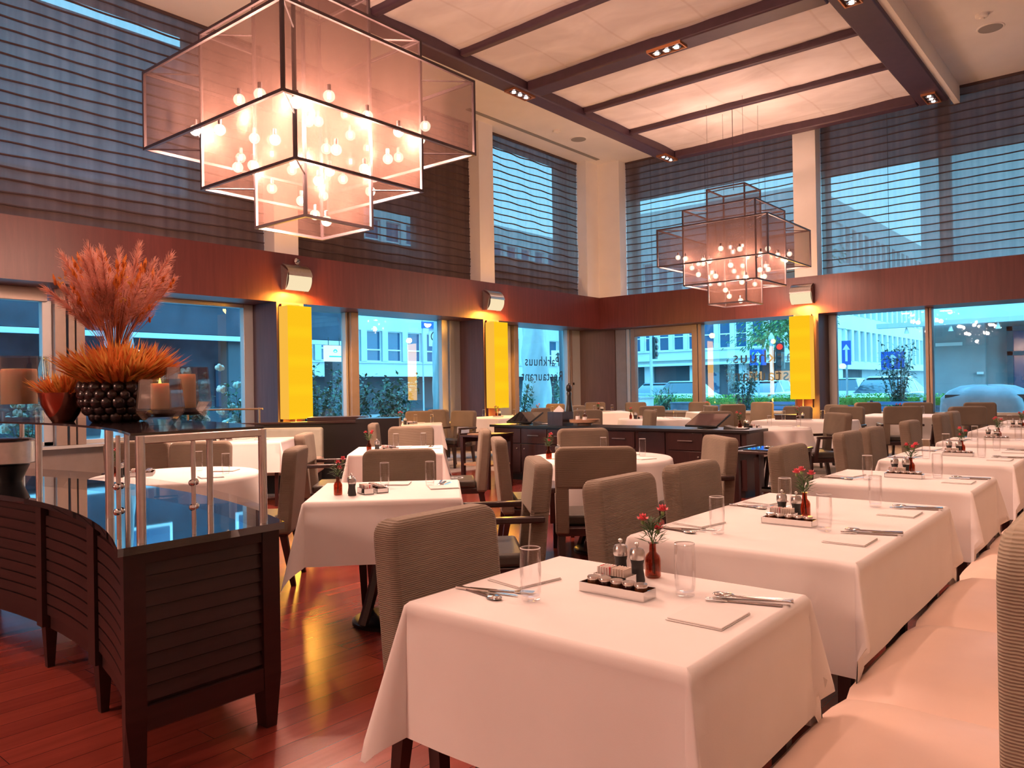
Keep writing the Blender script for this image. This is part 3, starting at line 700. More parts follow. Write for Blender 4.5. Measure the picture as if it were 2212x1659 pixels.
chairs = [
 (0, 1.79, 1.77, -PI/2, 'ribbed chair facing the first bench table, with its back in full view', 'row'),
 (0, 2.95, 1.79, -PI/2, 'ribbed chair on the near half of the second, double bench table', 'row'),
 (0, 3.66, 1.80, -PI/2, 'ribbed chair on the far half of the second, double bench table', 'row'),
 (0, 5.0, 1.79, -PI/2, 'ribbed chair at the third bench table beside the black side stand', 'row'),
 (0, 6.53, 1.87, -PI/2, 'first of two adjoining chairs at the fourth bench table', 'row'),
 (0, 7.26, 1.88, -PI/2, 'second of two adjoining chairs at the fourth bench table', 'row'),
 (0, 8.6, 1.87, -PI/2, 'single ribbed chair at the fifth bench table', 'row'),
 (0, 10.13, 1.88, -PI/2, 'first of the paired chairs at the sixth bench table', 'row'),
 (0, 10.90, 1.90, -PI/2, 'second of the paired chairs at the sixth bench table', 'row'),
 (0, 3.47, 3.89, NA, 'chair on the window side of the square table beside the buffet', 'diag'),
 (1, 3.37, 2.70, NB, 'armchair drawn up at the side of the square table beside the buffet', 'diag'),
 (0, 5.66, 6.15, NA, 'chair behind the middle diagonal table, facing the room', 'diag'),
 (0, 5.58, 5.08, NB, 'chair in profile with a pale emblem on its dark seat', 'diag'),
 (1, 4.39, 6.18, B_, 'armchair in profile between the sofa table and the middle diagonal table', 'diag'),
 (0, 6.05, 7.15, B_, 'narrow chair in profile beside the black partition end', 'diag'),
 (0, 9.37, 9.96, NA, 'chair in front of the hedge window behind the table by the partition', 'diag'),
 (1, 9.66, 9.20, PI, 'turned armchair standing on the edge of the carpet beside the window table', 'diag'),
 (0, 10.22, 10.30, 0, 'chair at the end of the table under the corner street lantern', 'wall'),
 (0, 11.25, 8.76, PI/2, 'chair with its back to the room at the lantern table', 'wall'),
 (0, 14.05, 10.49, PI, 'slim chair in profile before the tarp wrapped column outside', 'wall'),
 (0, 12.75, 9.0, PI/2, 'chair half hidden behind the pepper mill on the counter', 'wall'),
 (0, 10.62, 7.25, PI/4, 'chair standing close behind the counter next to the bottle tray', 'wall'),
 (0, 15.45, 10.30, NA, 'greenish chair deepest in the room corner', 'wall'),
 (0, 15.4, 9.15, NA, 'greenish chair at the corner window post', 'wall'),
 (0, 12.65, 7.17, NA, 'chair behind the distant round table, facing the room', 'round'),
 (0, 10.62, 6.12, NB, 'chair in profile between the counter and the distant round table', 'round'),
 (0, 15.58, 7.69, PI, 'window chair before the blue planter outside the end wall', 'end'),
 (0, 13.95, 6.20, A_, 'dark backed chair in front of the little square table at the end wall', 'end'),
 (0, 13.0, 6.22, NB, 'small looking chair in profile beyond the glossy screen on the counter', 'end'),
 (0, 10.3, 4.80, NA, 'chair behind the round table at the counter end, half hidden by the screen', 'round'),
 (1, 10.08, 3.12, NB, 'armchair turned sideways at the round table at the counter end', 'round'),
 (0, 12.75, 4.55, PI*.95, 'chair behind the table under the end wall lantern', 'end'),
 (1, 12.68, 3.75, R(175), 'armchair at the table under the end wall lantern, beside the bench aisle', 'end'),
 (0, 13.64, 4.22, R(150), 'chair close behind the armchair of the end wall lantern table', 'end'),
 (0, 15.25, 4.09, NA, 'chair with its back to the end window behind two glasses', 'end'),
 (0, 15.19, 3.26, R(195), 'chair with its back to the end window beside the window mullion', 'end'),
 (1, 12.95, 3.0, R(25), 'big dark armchair turned away from the room at the end table', 'end'),
 (1, 12.98, 2.15, R(40), 'dark armchair turned away from the room behind the paired bench chairs', 'end'),
 (0, 15.2, 2.30, R(190), 'chair in front of the blue covered grill outside', 'end'),
 (0, 15.49, 6.25, R(170), 'grey chair next to the end wall lantern', 'end'),
 (1, 4.33, 2.90, R(38), 'armchair seen from behind with an open gap under its back, at the middle round table', 'round'),
 (0, 6.06, 4.18, NA, 'chair between the middle round table and the counter drawers', 'round'),
 (0, 4.73, 4.03, B_, 'slim chair in profile at the middle round table, next to the tall stand', 'round'),
 (1, 5.55, 2.62, NB, 'armchair reaching its two arms toward the middle round table', 'round'),
 (0, 3.22, 4.79, NB, 'chair in profile beside the glass topped buffet corner', 'round'),
 (0, 3.20, 6.02, NA, 'chair seen through the buffet rails behind the round table', 'round'),
 (1, 3.05, 6.75, A_, 'dark armchair with an open back gap, seen through the buffet posts', 'round'),
]
G = {'row': 'chairs facing the bench row', 'diag': 'chairs at the diagonal tables', 'wall': 'chairs near the corner windows', 'round': 'chairs at the round tables', 'end': 'chairs at the end wall tables'}
for a, x, y, rz, lb, g in chairs:
    o = place(CH[a], (x, y, .012 if (y > 8.6 or x > 9.35) else 0), rz, lb, G[g])
    if 'emblem' in lb:
        m, nt, _, L = new_mat('pale_emblem_print'); b = bsdf(nt, (.62, .68, .70), .5); out(nt, b.outputs[0])
        e = MB()
        for k in range(24):
            a0, a1 = 2*PI*k/24, 2*PI*(k+1)/24
            e.add([(.28+r_*math.cos(q), r_*math.sin(q), .4765) for r_, q in ((.10, a0), (.10, a1), (.115, a1), (.115, a0))], [(0, 1, 2, 3)])
        e.box(.22, .34, -.02, .03, .476, .4775); e.box(.26, .30, -.07, .06, .476, .4775)
        e.build('emblem', m, o, smooth=False)

# ------------------------------------------------------------------ tables and cloths
def table(nm, w, d, kind, loc, rz, label, group):
    t = thing(nm, loc, rz, label, 'table', group)
    MB().box(-w/2+.02, w/2-.02, -d/2+.02, d/2-.02, .715, .752).build('tabletop', M['dark_wood'], t)
    if kind == 'legs':
        for sx in (-1, 1):
            for sy in (-1, 1): MB().taper((sx*(w/2-.06), sy*(d/2-.06), 0), (sx*(w/2-.045), sy*(d/2-.045), .715), .017, .024).build('leg', M['dark_wood'], t)
    else:
        MB().lathe([(.22, 0), (.22, .018), (.20, .03)], 28).build('base_plate', M['black'], t)
        for k in range(4):
            a = PI/2*k + PI/4; mb = MB(); P = []
            for i in range(7):
                s = i/6; r = .055 + .15*(1-s)**2.2 + .10*max(0, s-.55)*2; P.append((r*math.cos(a), r*math.sin(a), .02+.695*s))
            mb.tube(P, .03, 6, .026); mb.build('leg', M['dark_wood'], t)
    return t
def cloth_mesh(w, d, drops, seed, flare=.24, bench=False):
    """square cloth draped over a w x d top; drops: overhang on the +x, +y, -x, -y sides; corners fall as flared cones with pointed tips"""
    rs = random.Random(seed); mb = MB(); z0 = .7625; hw, hd = w/2, d/2; r = .012
    ph = [rs.uniform(0, 6.28) for _ in range(8)]
    rows = [0, .012/.34] + [(i+1)/11 for i in range(11)]
    ring = []
    def side(ax, ay, bx, by, nx_, ny_, k):
        q = 12 if (k % 2 == 0 and d < 1) or (k % 2 and w < 1) else 20
        for i in range(q + 1):
            s = i/q; ring.append(('s', ax+(bx-ax)*s, ay+(by-ay)*s, nx_, ny_, k, s))
    def fan(cx, cy, a0, k):
        q = 14
        for i in range(1, q): ring.append(('c', cx, cy, a0 + PI/2*i/q, i/q, k, 0))
    side(hw, -hd, hw, hd, 1, 0, 0); fan(hw, hd, 0, 0)
    side(hw, hd, -hw, hd, 0, 1, 1); fan(-hw, hd, PI/2, 1)
    side(-hw, hd, -hw, -hd, -1, 0, 2); fan(-hw, -hd, PI, 2)
    side(-hw, -hd, hw, -hd, 0, -1, 3); fan(hw, -hd, 1.5*PI, 3)
    nr = len(ring)
    flk = [flare*rs.uniform(.75, 1.3) for _ in range(4)]; lean = [rs.uniform(-.35, .35) for _ in range(4)]
    for t in rows:
        for p in ring:
            if p[0] == 's':
                _, x, y, nx_, ny_, k, s = p; e = min(s, 1-s); dz = t*drops[k]
                wave = (.25 if bench and k == 3 else 1)*(math.sin(s*6.0*max(w, d)+ph[k])*.5+math.sin(s*11*max(w, d)+ph[k+4])*.4)*.014*t*min(1, e*5)
                o_ = r*(1-(1-min(1, dz/.012))**2) - .006*math.exp(-((dz-.05)/.014)**2) + .02*dz + wave
                mb.v.append((x+nx_*o_, y+ny_*o_, z0-dz*.998))
            else:
                _, cx, cy, a, s, k, _z = p; th = PI/2*s
                L_ = min(drops[k]/max(math.cos(th), 1e-3), drops[(k+1) % 4]/max(math.sin(th), 1e-3)); rad = t*L_
                bell = math.sin(PI*s)**1.3; f = flk[k]*bell; fold = .5*math.sin(2*PI*s)*bell*.22
                ro = rad*f + r*(1-(1-min(1, rad/.012))**2) + .02*rad
                aa = a + lean[k]*bell*.6 + fold
                mb.v.append((cx+ro*math.cos(aa), cy+ro*math.sin(aa), z0 - rad*math.sqrt(max(.2, 1-f*f))))
    if bench: mb.v = [(x, max(y, -hd-.021) if z < .50 else y, z) for x, y, z in mb.v]
    for j in range(len(rows)-1):
        for i in range(nr):
            i2 = (i+1) % nr; mb.f.append((j*nr+i, j*nr+i2, (j+1)*nr+i2, (j+1)*nr+i)); mb.m.append(0)
    b = len(mb.v)
    for i in range(nr): mb.v.append((mb.v[i][0]*.985, mb.v[i][1]*.985, z0))
    for i in range(nr): mb.f.append((b+i, b+(i+1) % nr, (i+1) % nr, i)); mb.m.append(0)
    c = len(mb.v); mb.v.append((0, 0, z0))
    for i in range(nr): mb.f.append((c, b+(i+1) % nr, b+i)); mb.m.append(0)
    return mb
def round_cloth_mesh(rad, drop, seed):
    rs = random.Random(seed); mb = MB(); z0 = .7625; n = 96; m = 10
    ph = rs.uniform(0, 6)
    rows = [0, .012] + [drop*(i+1)/m for i in range(m)]
    for dz in rows:
        for i in range(n):
            a = 2*PI*i/n
            corner = abs(math.cos(2*a))          # a square cloth: four long points
            L_ = 1 + .75*max(0, corner-.35)**1.2
            k = dz/drop
            rip = (math.sin(a*12+ph)*.55+math.sin(a*7+1.3*ph)*.45)
            ro = rad + .012*(1-(1-min(1, dz/.012))**2) + k*(.03+.038*rip+.10*max(0, corner-.5))
            mb.v.append((ro*math.cos(a), ro*math.sin(a), z0 - dz*L_))
    for j in range(len(rows)-1):
        for i in range(n):
            i2 = (i+1) % n; mb.f.append((j*n+i, j*n+i2, (j+1)*n+i2, (j+1)*n+i)); mb.m.append(0)
    c = len(mb.v); mb.v.append((0, 0, z0))
    for i in range(n): mb.f.append((c, (i+1) % n, i)); mb.m.append(0)
    return mb
TB = {}
def set_table(key, w, d, kind, x, y, rz, phrase, group, drop=.32, seed=1, rnd_=False, flare=.24, cover=None, bench=False):
    zf = .012 if (y > 8.6 or x > 9.35) else 0
    if rnd_:
        t = thing('round_table', (x, y, zf), rz, 'dark round table under the cloth, ' + phrase, 'table', group)
        MB().lathe([(w-.02, .715), (w-.01, .72), (w-.01, .748), (w-.02, .752)], 40).build('tabletop', M['dark_wood'], t)
        MB().lathe([(.22, 0), (.22, .018), (.20, .03)], 28).build('base_plate', M['black'], t)
        for k in range(4):
            a = PI/2*k; P = [((.055+.15*(1-s/6)**2.2)*math.cos(a), (.055+.15*(1-s/6)**2.2)*math.sin(a), .02+.695*s/6) for s in range(7)]
            MB().tube(P, .03, 6, .026).build('leg', M['dark_wood'], t)
        c = round_cloth_mesh(w, drop, seed).build('tablecloth', M['linen'], ang=70)
    else:
        table('dining_table', w, d, kind, (x, y, zf), rz, 'dark table under the cloth, ' + phrase, group)
        TB[key] = (x, y, rz, zf)
        if cover is False: return
        dr = drop if isinstance(drop, tuple) else (drop,)*4
        c = cloth_mesh(cover[0] if cover else w, d, dr, seed, flare, bench).build('tablecloth', M['linen'], ang=60)
        if cover: x, phrase = cover[1], cover[2]
    c.location = (x, y, zf); c.rotation_euler = (0, 0, rz)
    tag(c, 'white linen cloth on the table ' + phrase, 'tablecloth', 'white tablecloths')
    if rnd_: TB[key] = (x, y, rz, zf)
row = 'tables along the cream bench'
BT = [('T1', 1.80, 'standing first in the bench row, nearest the camera'), ('T2a', 2.97, 'forming the near half of the second bench pair'), ('T2b', 3.69, 'forming the far half of the second bench pair'),
      ('T3', 5.02, 'standing third in the bench row'), ('T4a', 6.55, 'forming the near half of the fourth bench pair'), ('T4b', 7.27, 'forming the far half of the fourth bench pair'), ('T5', 8.57, 'standing fifth in the bench row'),
      ('T6a', 10.15, 'forming the near half of the sixth bench pair'), ('T6b', 10.87, 'forming the far half of the sixth bench pair'), ('T7', 12.35, 'standing last in the bench row')]
BT[0] = ('T1', 1.80, 'standing first and largest in the bench row')
for i, (k, x, ph_) in enumerate(BT):
    w_ = .76 if k in ('T3', 'T5') else .70
    cv = {'T2a': (1.42, 3.33, 'pair standing second in the bench row'), 'T4a': (1.42, 6.91, 'pair standing fourth in the bench row'), 'T6a': (1.42, 10.51, 'pair standing sixth in the bench row')}.get(k, False if k[-1] == 'b' else None)
    set_table(k, w_, .84, 'legs', x, 1.172, 0, ph_, row, (.37, .272, .37, .33), 11+i, cover=cv, bench=True)
diag = 'square tables set diagonally'
set_table('ML1', .82, .82, 'ped', 2.99, 3.45, PI/4, 'standing alone beside the curved buffet', diag, (.27, .33, .34, .27), 31)
set_table('ML2', .85, .85, 'ped', 5.05, 5.67, PI/4, 'in the middle of the diagonal row', diag, (.27, .27, .34, .27), 32)
set_table('ML3', .78, .78, 'ped', 8.69, 9.29, PI/4, 'at the window end of the diagonal row', diag, (.26, .30, .34, .26), 33)
set_table('WS', .85, 1.25, 'legs', 5.02, 8.59, PI/4, 'in front of the curved sofa', diag, (.26, .30, .36, .32), 34)
set_table('L2', 1.3, 1.0, 'legs', 11.35, 9.78, 0, 'under the corner street lantern', 'tables near the corner windows', .36, 35)
set_table('M2', .9, .9, 'legs', 13.0, 10.0, PI/4, 'before the tarp wrapped column', 'tables near the corner windows', .36, 36)
set_table('FS', 1.0, 1.0, 'legs', 14.35, 9.35, PI/4, 'in the room corner', 'tables near the corner windows', .36, 37)
set_table('SM', .85, .85, 'legs', 14.75, 6.95, PI/4, 'standing small before the end wall windows', 'tables at the end wall', .32, 38)
set_table('L3', .85, 1.3, 'legs', 11.85, 4.1, 0, 'under the end wall lantern', 'tables at the end wall', (.27, .3, .38, .3), 39)
set_table('FR', 1.2, 1.3, 'legs', 14.08, 3.2, 0, 'at the far end window behind the big dark armchair', 'tables at the end wall', (.27, .27, .36, .27), 40)
rg_ = 'round tables'
set_table('R1', .56, 0, '', 2.70, 5.40, 0, 'seen through the buffet rails', rg_, .26, 51, True)
set_table('R2', .58, 0, '', 5.32, 3.52, 0, 'in the middle of the room before the counter', rg_, .27, 52, True)
set_table('R3', .60, 0, '', 11.7, 6.6, 0, 'behind the counter toward the room corner', rg_, .22, 53, True)
set_table('R4', .48, 0, '', 9.72, 3.80, 0, 'at the near end of the counter', rg_, .24, 54, True)

# ------------------------------------------------------------------ cream bench
t = thing('cream_bench', (0, 0, 0), 0, 'long cream leather bench running along the whole table row', 'bench')
mb = MB(); mb.box(1.56, 13.4, .22, .66, 0, .26); mb.build('plinth', M['blackm'], t)
def cushion(x0, x1, seed):
    rs = random.Random(seed); mb = MB(); nx, ny = 10, 8; g = []
    for i in range(nx+1):
        for j in range(ny+1):
            u, v = i/nx, j/ny
            edge = (1-abs(2*u-1)**6); ev = (1-max(0, 2*v-1)**5)
            z = .40 + .055*edge**.6*ev**.6 + .012*math.sin(PI*u)*math.sin(PI*v) + rs.uniform(-.002, .002)
            yy = .20 + .525*v + .02*edge*(v == 1)
            mb.v.append((x0 + (x1-x0)*u, yy, z))
    for i in range(nx):
        for j in range(ny):
            q = i*(ny+1)+j; mb.f.append((q, q+1, q+ny+2, q+ny+1)); mb.m.append(0)
    # front roll and underside
    b = len(mb.v)
    for i in range(nx+1):
        x = x0+(x1-x0)*i/nx; mb.v += [(x, .730, .36), (x, .715, .27), (x, .20, .27)]
    for i in range(nx):
        a0 = i*(ny+1)+ny; a1 = (i+1)*(ny+1)+ny; c0 = b+3*i; c1 = c0+3
        mb.f += [(a0, c0, c1, a1), (c0, c0+1, c1+1, c1), (c0+1, c0+2, c1+2, c1+1)]; mb.m += [0]*3
    for i in (0, nx):
        q = [i*(ny+1)+j for j in range(ny+1)] + [b+3*i, b+3*i+1, b+3*i+2]; mb.f.append(tuple(q)); mb.m.append(0)
    return mb
x = 1.535; k = 0
while x < 13:
    cushion(x, x+.868, k).build('seat_cushion', M['cream'], t, ang=60); x += .872; k += 1
M['benchback'] = ribbed('wheat_ribbed_upholstery', (.40, .35, .26), .9, 55., .6)
x = 1.455; k = 0
while x < 13:
    L_ = 1.30; mb = MB(); r = .09; o_ = []
    for (cx, cz, a0) in ((x+L_-r, 1.10-r, 0), (x+r, 1.10-r, PI/2)):
        for q in range(7):
            a = a0+PI/2*q/6; o_.append((cx+r*math.cos(a), cz+r*math.sin(a)))
    o_ += [(x, .30), (x+L_-.004, .30)]; n = len(o_)
    mb.add([(p[0], .07, p[1]) for p in o_]+[(p[0], .205, p[1]) for p in o_], [tuple(range(n)), tuple(range(2*n-1, n-1, -1))]+[(i, (i+1) % n, n+(i+1) % n, n+i) for i in range(n)])
    mb.build('back_cushion', M['benchback'], t, bevel=.02, seg=3); x += L_; k += 1
mb = MB(); mb.box(1.56, 13.4, .03, .07, 0, 1.04); mb.build('back_frame', M['dark_wood'], t)

# ------------------------------------------------------------------ sofa, black partition
q = PI/4
t = thing('curved_sofa', (5.92, 9.18, .0125), -PI/4, 'pale green upholstered sofa with cream seats against the black partition', 'sofa')
def arcpts(x0, x1, bow, y, n=10): return [(x0+(x1-x0)*i/n, y + bow*(2*i/n-1)**2) for i in range(n+1)]
MB().slab(arcpts(-1.75, .62, -.10, -.36), arcpts(-1.75, .62, -.10, .3), 0, .24).build('plinth', M['blackm'], t)
for (a, b) in ((-1.8, -1.02), (-1.0, -.20), (-.18, .66)):
    f = lambda x: -.10*((x+.56)/1.2)**2
    P0_ = [(a+(b-a)*i/6, -.42+f(a+(b-a)*i/6)) for i in range(7)]; P1_ = [(a+(b-a)*i/6, .28+f(a+(b-a)*i/6)) for i in range(7)]; P2_ = [(a+(b-a)*i/6, .12+f(a+(b-a)*i/6)) for i in range(7)]
    MB().slab(P0_, P1_, .24, .44).build('seat_cushion', M['cream'], t, bevel=.03, seg=3)
    MB().slab(P2_, P1_, .40, .83).build('back_cushion', M['grey_fab'], t, bevel=.035, seg=3)
t = thing('low_partition', (6.65, 9.25, .0125), -PI/4, 'low black partition with a rail cap standing behind the sofa', 'partition')
MB().box(-2.6, .62, .12, .20, 0, .86).build('panel', M['black'], t)
MB().box(-2.6, .66, .09, .23, .86, .885).build('cap', M['dark_wood'], t)
MB().box(.62, 1.22, -.32, .20, 0, .93).build('end_cabinet', M['black'], t)
MB().box(-.15, .7, .30, .75, .0, .94).build('side_cabinet', M['dark_wood'], t)
t = thing('brass_rail', (5.914, 10.213, .885+.0125), -PI/4, 'thin brass rail on short posts atop the black partition, behind the candles', 'rail')
M['brass'] = plain('dull_brass', (.42, .30, .19), .35, .9)
MB().tube([(-.65, 0, .20), (.45, 0, .20)], .014, 8).build('rail', M['brass'], t)
for x in (-.60, .40): MB().tube([(x, 0, 0), (x, 0, .22)], .016, 8).build('post', M['brass'], t)

# ------------------------------------------------------------------ service counter with drawers
t = thing('service_counter', (8.63, 3.65, 0), 0, 'long dark service counter with rows of drawers and cupboards', 'counter')
CL = 3.95
MB().box(.02, .53, .02, CL-.02, .09, .765).build('body', M['dark_wood'], t)
MB().box(.06, .50, .06, CL-.06, 0, .09).build('plinth', M['black'], t)
MB().box(-.03, .56, -.03, CL+.03, .765, .80).build('worktop', M['black'], t, bevel=.004)
ys = [.08 + i*.475 for i in range(9)]
for i in range(8):
    if i == 2: continue
    y0, y1 = ys[i]+.008, ys[i+1]-.008
    d_ = MB().box(0, .02, y0, y1, .54, .75).build('drawer', M['dark_wood'], t, bevel=.003)
    MB().box(-.022, -.010, (y0+y1)/2-.10, (y0+y1)/2+.10, .650, .662).build('handle', M['steel'], d_)
    d_ = MB().box(0, .02, y0, y1, .12, .525).build('door', M['dark_wood'], t, bevel=.003)
    MB().ball((-.008, y0+.06 if i % 2 else y1-.06, .46), .011, 8, 6).build('knob', M['steel'], d_)
MB().box(.0, .03, ys[2]+.05, ys[3]-.05, .10, .75).build('glass_panel', M['blackglass'], t)
def oncounter(px): return 3.65
# things on the counter
def tillscreen(x, y, rz, label, top):
    s = thing('till_screen', (x, y, .80), rz, label, 'screen')
    MB().lathe([(.13, 0), (.13, .012), (.06, .02)], 24).build('foot', M['black'], s)
    MB().box(-.05, .05, -.05, .05, .015, .07).build('neck', M['black'], s)
    p = MB(); c, sn = math.cos(R(-24)), math.sin(R(-24))
    w_, h_, th = .23, .17, .022
    P = [(a*h_, b*w_) for a, b in ((-1, -1), (1, -1), (1, 1), (-1, 1))]
    p.hexa([(u*c, v, .085+u*-sn) for u, v in P], [(u*c + th*sn, v, .085+u*-sn+th) for u, v in P]); p.build('case', M['black'], s, bevel=.004)
    P = [(a*h_*.94, b*w_*.95) for a, b in ((-1, -1), (1, -1), (1, 1), (-1, 1))]
    d = MB(); d.add([(u*c + (th+.0015)*sn, v, .085+u*-sn+th+.0015) for u, v in P], [(0, 1, 2, 3)]); d.build('display', top, s)
tillscreen(8.92, 7.20, 0, 'dark tilted till screen at the window end of the counter', M['blackglass'])
M['screen_gloss'] = plain('glossy_grey_screen', (.25, .18, .17), .05, .6, 1.)
tillscreen(8.92, 4.28, R(-8), 'glossy tilted till screen reflecting light at the near end of the counter', M['screen_gloss'])
t = thing('napkin_box', (8.85, 6.50, .80), 0, 'dark wooden box holding napkins on the counter', 'box')
w_ = MB(); w_.box(-.12, .12, -.13, -.12, .0, .19); w_.box(-.12, .12, .12, .13, 0, .19); w_.box(-.13, -.12, -.13, .13, 0, .19); w_.box(.12, .13, -.13, .13, 0, .19); w_.box(-.12, .12, -.12, .12, 0, .01); w_.build('case', M['dark_wood'], t)
o = tag(MB().add([(8.82, 6.56, .82), (8.86, 6.47, .82), (8.87, 6.46, 1.02), (8.85, 6.52, 1.08), (8.82, 6.60, 1.0)], [(0, 1, 2, 3, 4)]).add([(8.85, 6.57, .82), (8.89, 6.48, .82), (8.90, 6.47, 1.01), (8.85, 6.52, 1.08), (8.85, 6.61, 1.0)], [(0, 1, 2, 3, 4)]).build('folded_napkin', M['napkin']), 'pink white napkin standing folded in the wooden box', 'napkin')
t = thing('pepper_mill', (9.07, 6.50, .80), 0, 'tall black turned pepper mill standing behind the napkin box', 'mill')
MB().lathe([(.055, 0), (.06, .02), (.058, .16), (.04, .28), (.030, .40), (.038, .45), (.026, .47)], 18).build('body', M['black'], t)
MB().lathe([(.026, .47), (.04, .49), (.044, .53), (.034, .565), (.012, .58), (.012, .592), (.002, .598)], 18).build('cap', M['black'], t)
t = thing('serving_tray', (8.90, 6.12, .80), 0, 'round wooden tray on feet carrying small bottles on the counter', 'tray')
M['tray_wood'] = wood('pale_tray_wood', (.30, .18, .11), (.45, .28, .18), (8, 8, 8), .4)
MB().lathe([(.10, 0), (.10, .03), (.21, .045), (.215, .085), (.205, .085), (.20, .055)], 26).build('bowl', M['tray_wood'], t)
for i, (dx, dy, h, mk, lb) in enumerate([(-.02, .10, .16, 'clear', 'clear cruet with a pink label on the wooden tray'), (.05, .03, .13, 'amber', 'small amber bottle on the wooden tray'), (-.04, -.03, .10, 'clear', 'little glass jar on the wooden tray')]):
    b_ = thing('cruet', (8.90+dx, 6.12+dy, .858), 0, lb, 'bottle', 'little bottles on the counter tray')
    MB().lathe([(.028, 0), (.03, .01), (.03, h*.55), (.012, h*.75), (.012, h)], 14).build('glass', M[mk], b_)
    MB().lathe([(.014, h), (.014, h+.02), (.004, h+.024)], 10).build('stopper', M['chrome'], b_)
    MB().lathe([(.0308, h*.15), (.0308, h*.45)], 14, caps=False).build('label_band', M['napkin'], b_)
for i, (x, y, lb) in enumerate([(8.85, 6.80, 'black order pad lying on the counter beside the dark screen'), (8.83, 3.87, 'black bill folder lying open at the near end of the counter')]):
    t = thing('bill_folder', (x, y, .80), .1, lb, 'folder', 'black folders on the counter')
    MB().box(-.09, .09, -.13, .0, 0, .015).build('cover', M['blackm'], t); MB().hexa([(-.09, 0, 0), (.09, 0, 0), (.09, .13, .0), (-.09, .13, .0)], [(-.09, 0, .012), (.09, 0, .012), (.09, .12, .045), (-.09, .12, .045)]).build('flap', M['blackm'], t)
    MB().box(-.075, .075, -.12, -.01, .0152, .0165).build('paper', M['napkin'], t)

# ------------------------------------------------------------------ side stands
def stand(x, y, w, label, lower):
    t = thing('side_stand', (x, y, 0), 0, label, 'stand', 'dark side stands')
    MB().box(-w/2, w/2, -w/2, w/2, .685, .71).build('stand_top', M['dark_wood'], t, bevel=.004)
    for s in (-1, 1): MB().box(-w/2, w/2, s*w/2-.012, s*w/2+.012, .71, .73).build('lip', M['dark_wood'], t)
    for sx in (-1, 1):
        for sy in (-1, 1): MB().taper((sx*(w/2-.035), sy*(w/2-.035), 0), (sx*(w/2-.03), sy*(w/2-.03), .685), .022, .026).build('leg', M['dark_wood'], t)
    for s in (-1, 1): MB().box(-w/2+.05, w/2-.05, s*(w/2-.03)-.01, s*(w/2-.03)+.01, .61, .685).build('apron', M['dark_wood'], t)
    if lower: MB().box(-w/2+.02, w/2-.02, -w/2+.02, w/2-.02, .30, .325).build('lower_shelf', M['tray_wood'], t)
    return t
stand(7.85, 7.02, .52, 'tall dark side stand with a lower shelf, left of the counter'.replace(', left of the counter', ' at the window end of the counter'), True)
stand(7.25, 2.82, .56, 'dark side stand with a glossy tray before the near end of the counter', False)
o = tag(MB().box(7.66, 8.04, 6.84, 7.20, .712, .726).build('wooden_tray', M['tray_wood']), 'pale wooden tray lying on the tall stand at the counter', 'tray')
o = tag(MB().box(7.03, 7.47, 2.62, 3.02, .712, .724).build('service_tray', M['blackglass']), 'glossy dark tray lying on the stand before the counter', 'tray')
def spoon(parent=None):
    mb = MB(); L_ = .20
    mb.hexa([(-.005, .02, .001), (.005, .02, .001), (.008, -.13, .001), (-.008, -.13, .001)], [(-.004, .02, .005), (.004, .02, .005), (.007, -.13, .004), (-.007, -.13, .004)])
    mb.ball((0, .045, .005), .02, 10, 6, (.95, 1.5, .28)); return mb
sp_ = tag(spoon().build('serving_spoon', M['silver']), 'large silver serving spoon lying on the dark tray of the stand', 'spoon'); sp_.location = (7.33, 2.85, .7245); sp_.rotation_euler = (0, 0, R(60)); sp_.scale = (1.4, 1.4, 1.4)
# ------------------------------------------------------------------ curved buffet
BC, RI, RO = (-3.0, 4.22), 4.43, 5.02
def arc(r, y0, y1, n=26):
    a0, a1 = math.asin((y0-BC[1])/r), math.asin((y1-BC[1])/r)
    return [(BC[0]+r*math.cos(a0+(a1-a0)*i/n), BC[1]+r*math.sin(a0+(a1-a0)*i/n)) for i in range(n+1)]
YE = 7.3
t = thing('curved_buffet', (0, 0, 0), 0, 'dark curved buffet cabinet with slatted panels and a black glass top', 'buffet')
MB().slab(arc(RI+.02, 2.74, YE), arc(RO-.02, 2.74, YE), .20, .80).build('carcass', M['buffet'], t, ang=30)
sl = MB()                                                 # slatted end panel and slatted curved front
for k in range(9):
    z = .27 + k*.055
    sl.hexa([(1.24, 2.728, z), (1.70, 2.728, z), (1.70, 2.745, z), (1.24, 2.745, z)], [(1.24, 2.738, z+.05), (1.70, 2.738, z+.05), (1.70, 2.745, z+.05), (1.24, 2.745, z+.05)])
sl.build('end_slats', M['buffet'], t, smooth=False)
for (ya, yb) in ((2.90, 3.42), (3.50, 4.20), (4.28, 5.0), (5.08, 5.8), (5.88, 6.6)):
    cs = MB()
    for k in range(9):
        z = .27+k*.055; P = arc(RI+.006, ya, yb, 8); Q = arc(RI+.022, ya, yb, 8)
        cs.slab(P, Q, z, z+.046)
    cs.build('front_slats', M['buffet'], t, ang=30)
fr = MB()
fr.box(1.165, 1.235, 2.715, 2.80, .0, .80) if 0 else fr.hexa([(1.20, 2.75, 0), (1.25, 2.75, 0), (1.25, 2.82, 0), (1.20, 2.82, 0)], [(1.165, 2.715, .22), (1.24, 2.715, .22), (1.24, 2.80, .22), (1.19, 2.80, .22)])
fr.hexa([(1.165, 2.715, .22), (1.24, 2.715, .22), (1.24, 2.80, .22), (1.19, 2.80, .22)], [(1.165, 2.715, .80), (1.24, 2.715, .80), (1.24, 2.80, .80), (1.19, 2.80, .80)])
fr.build('corner_leg', M['buffet'], t, smooth=False)
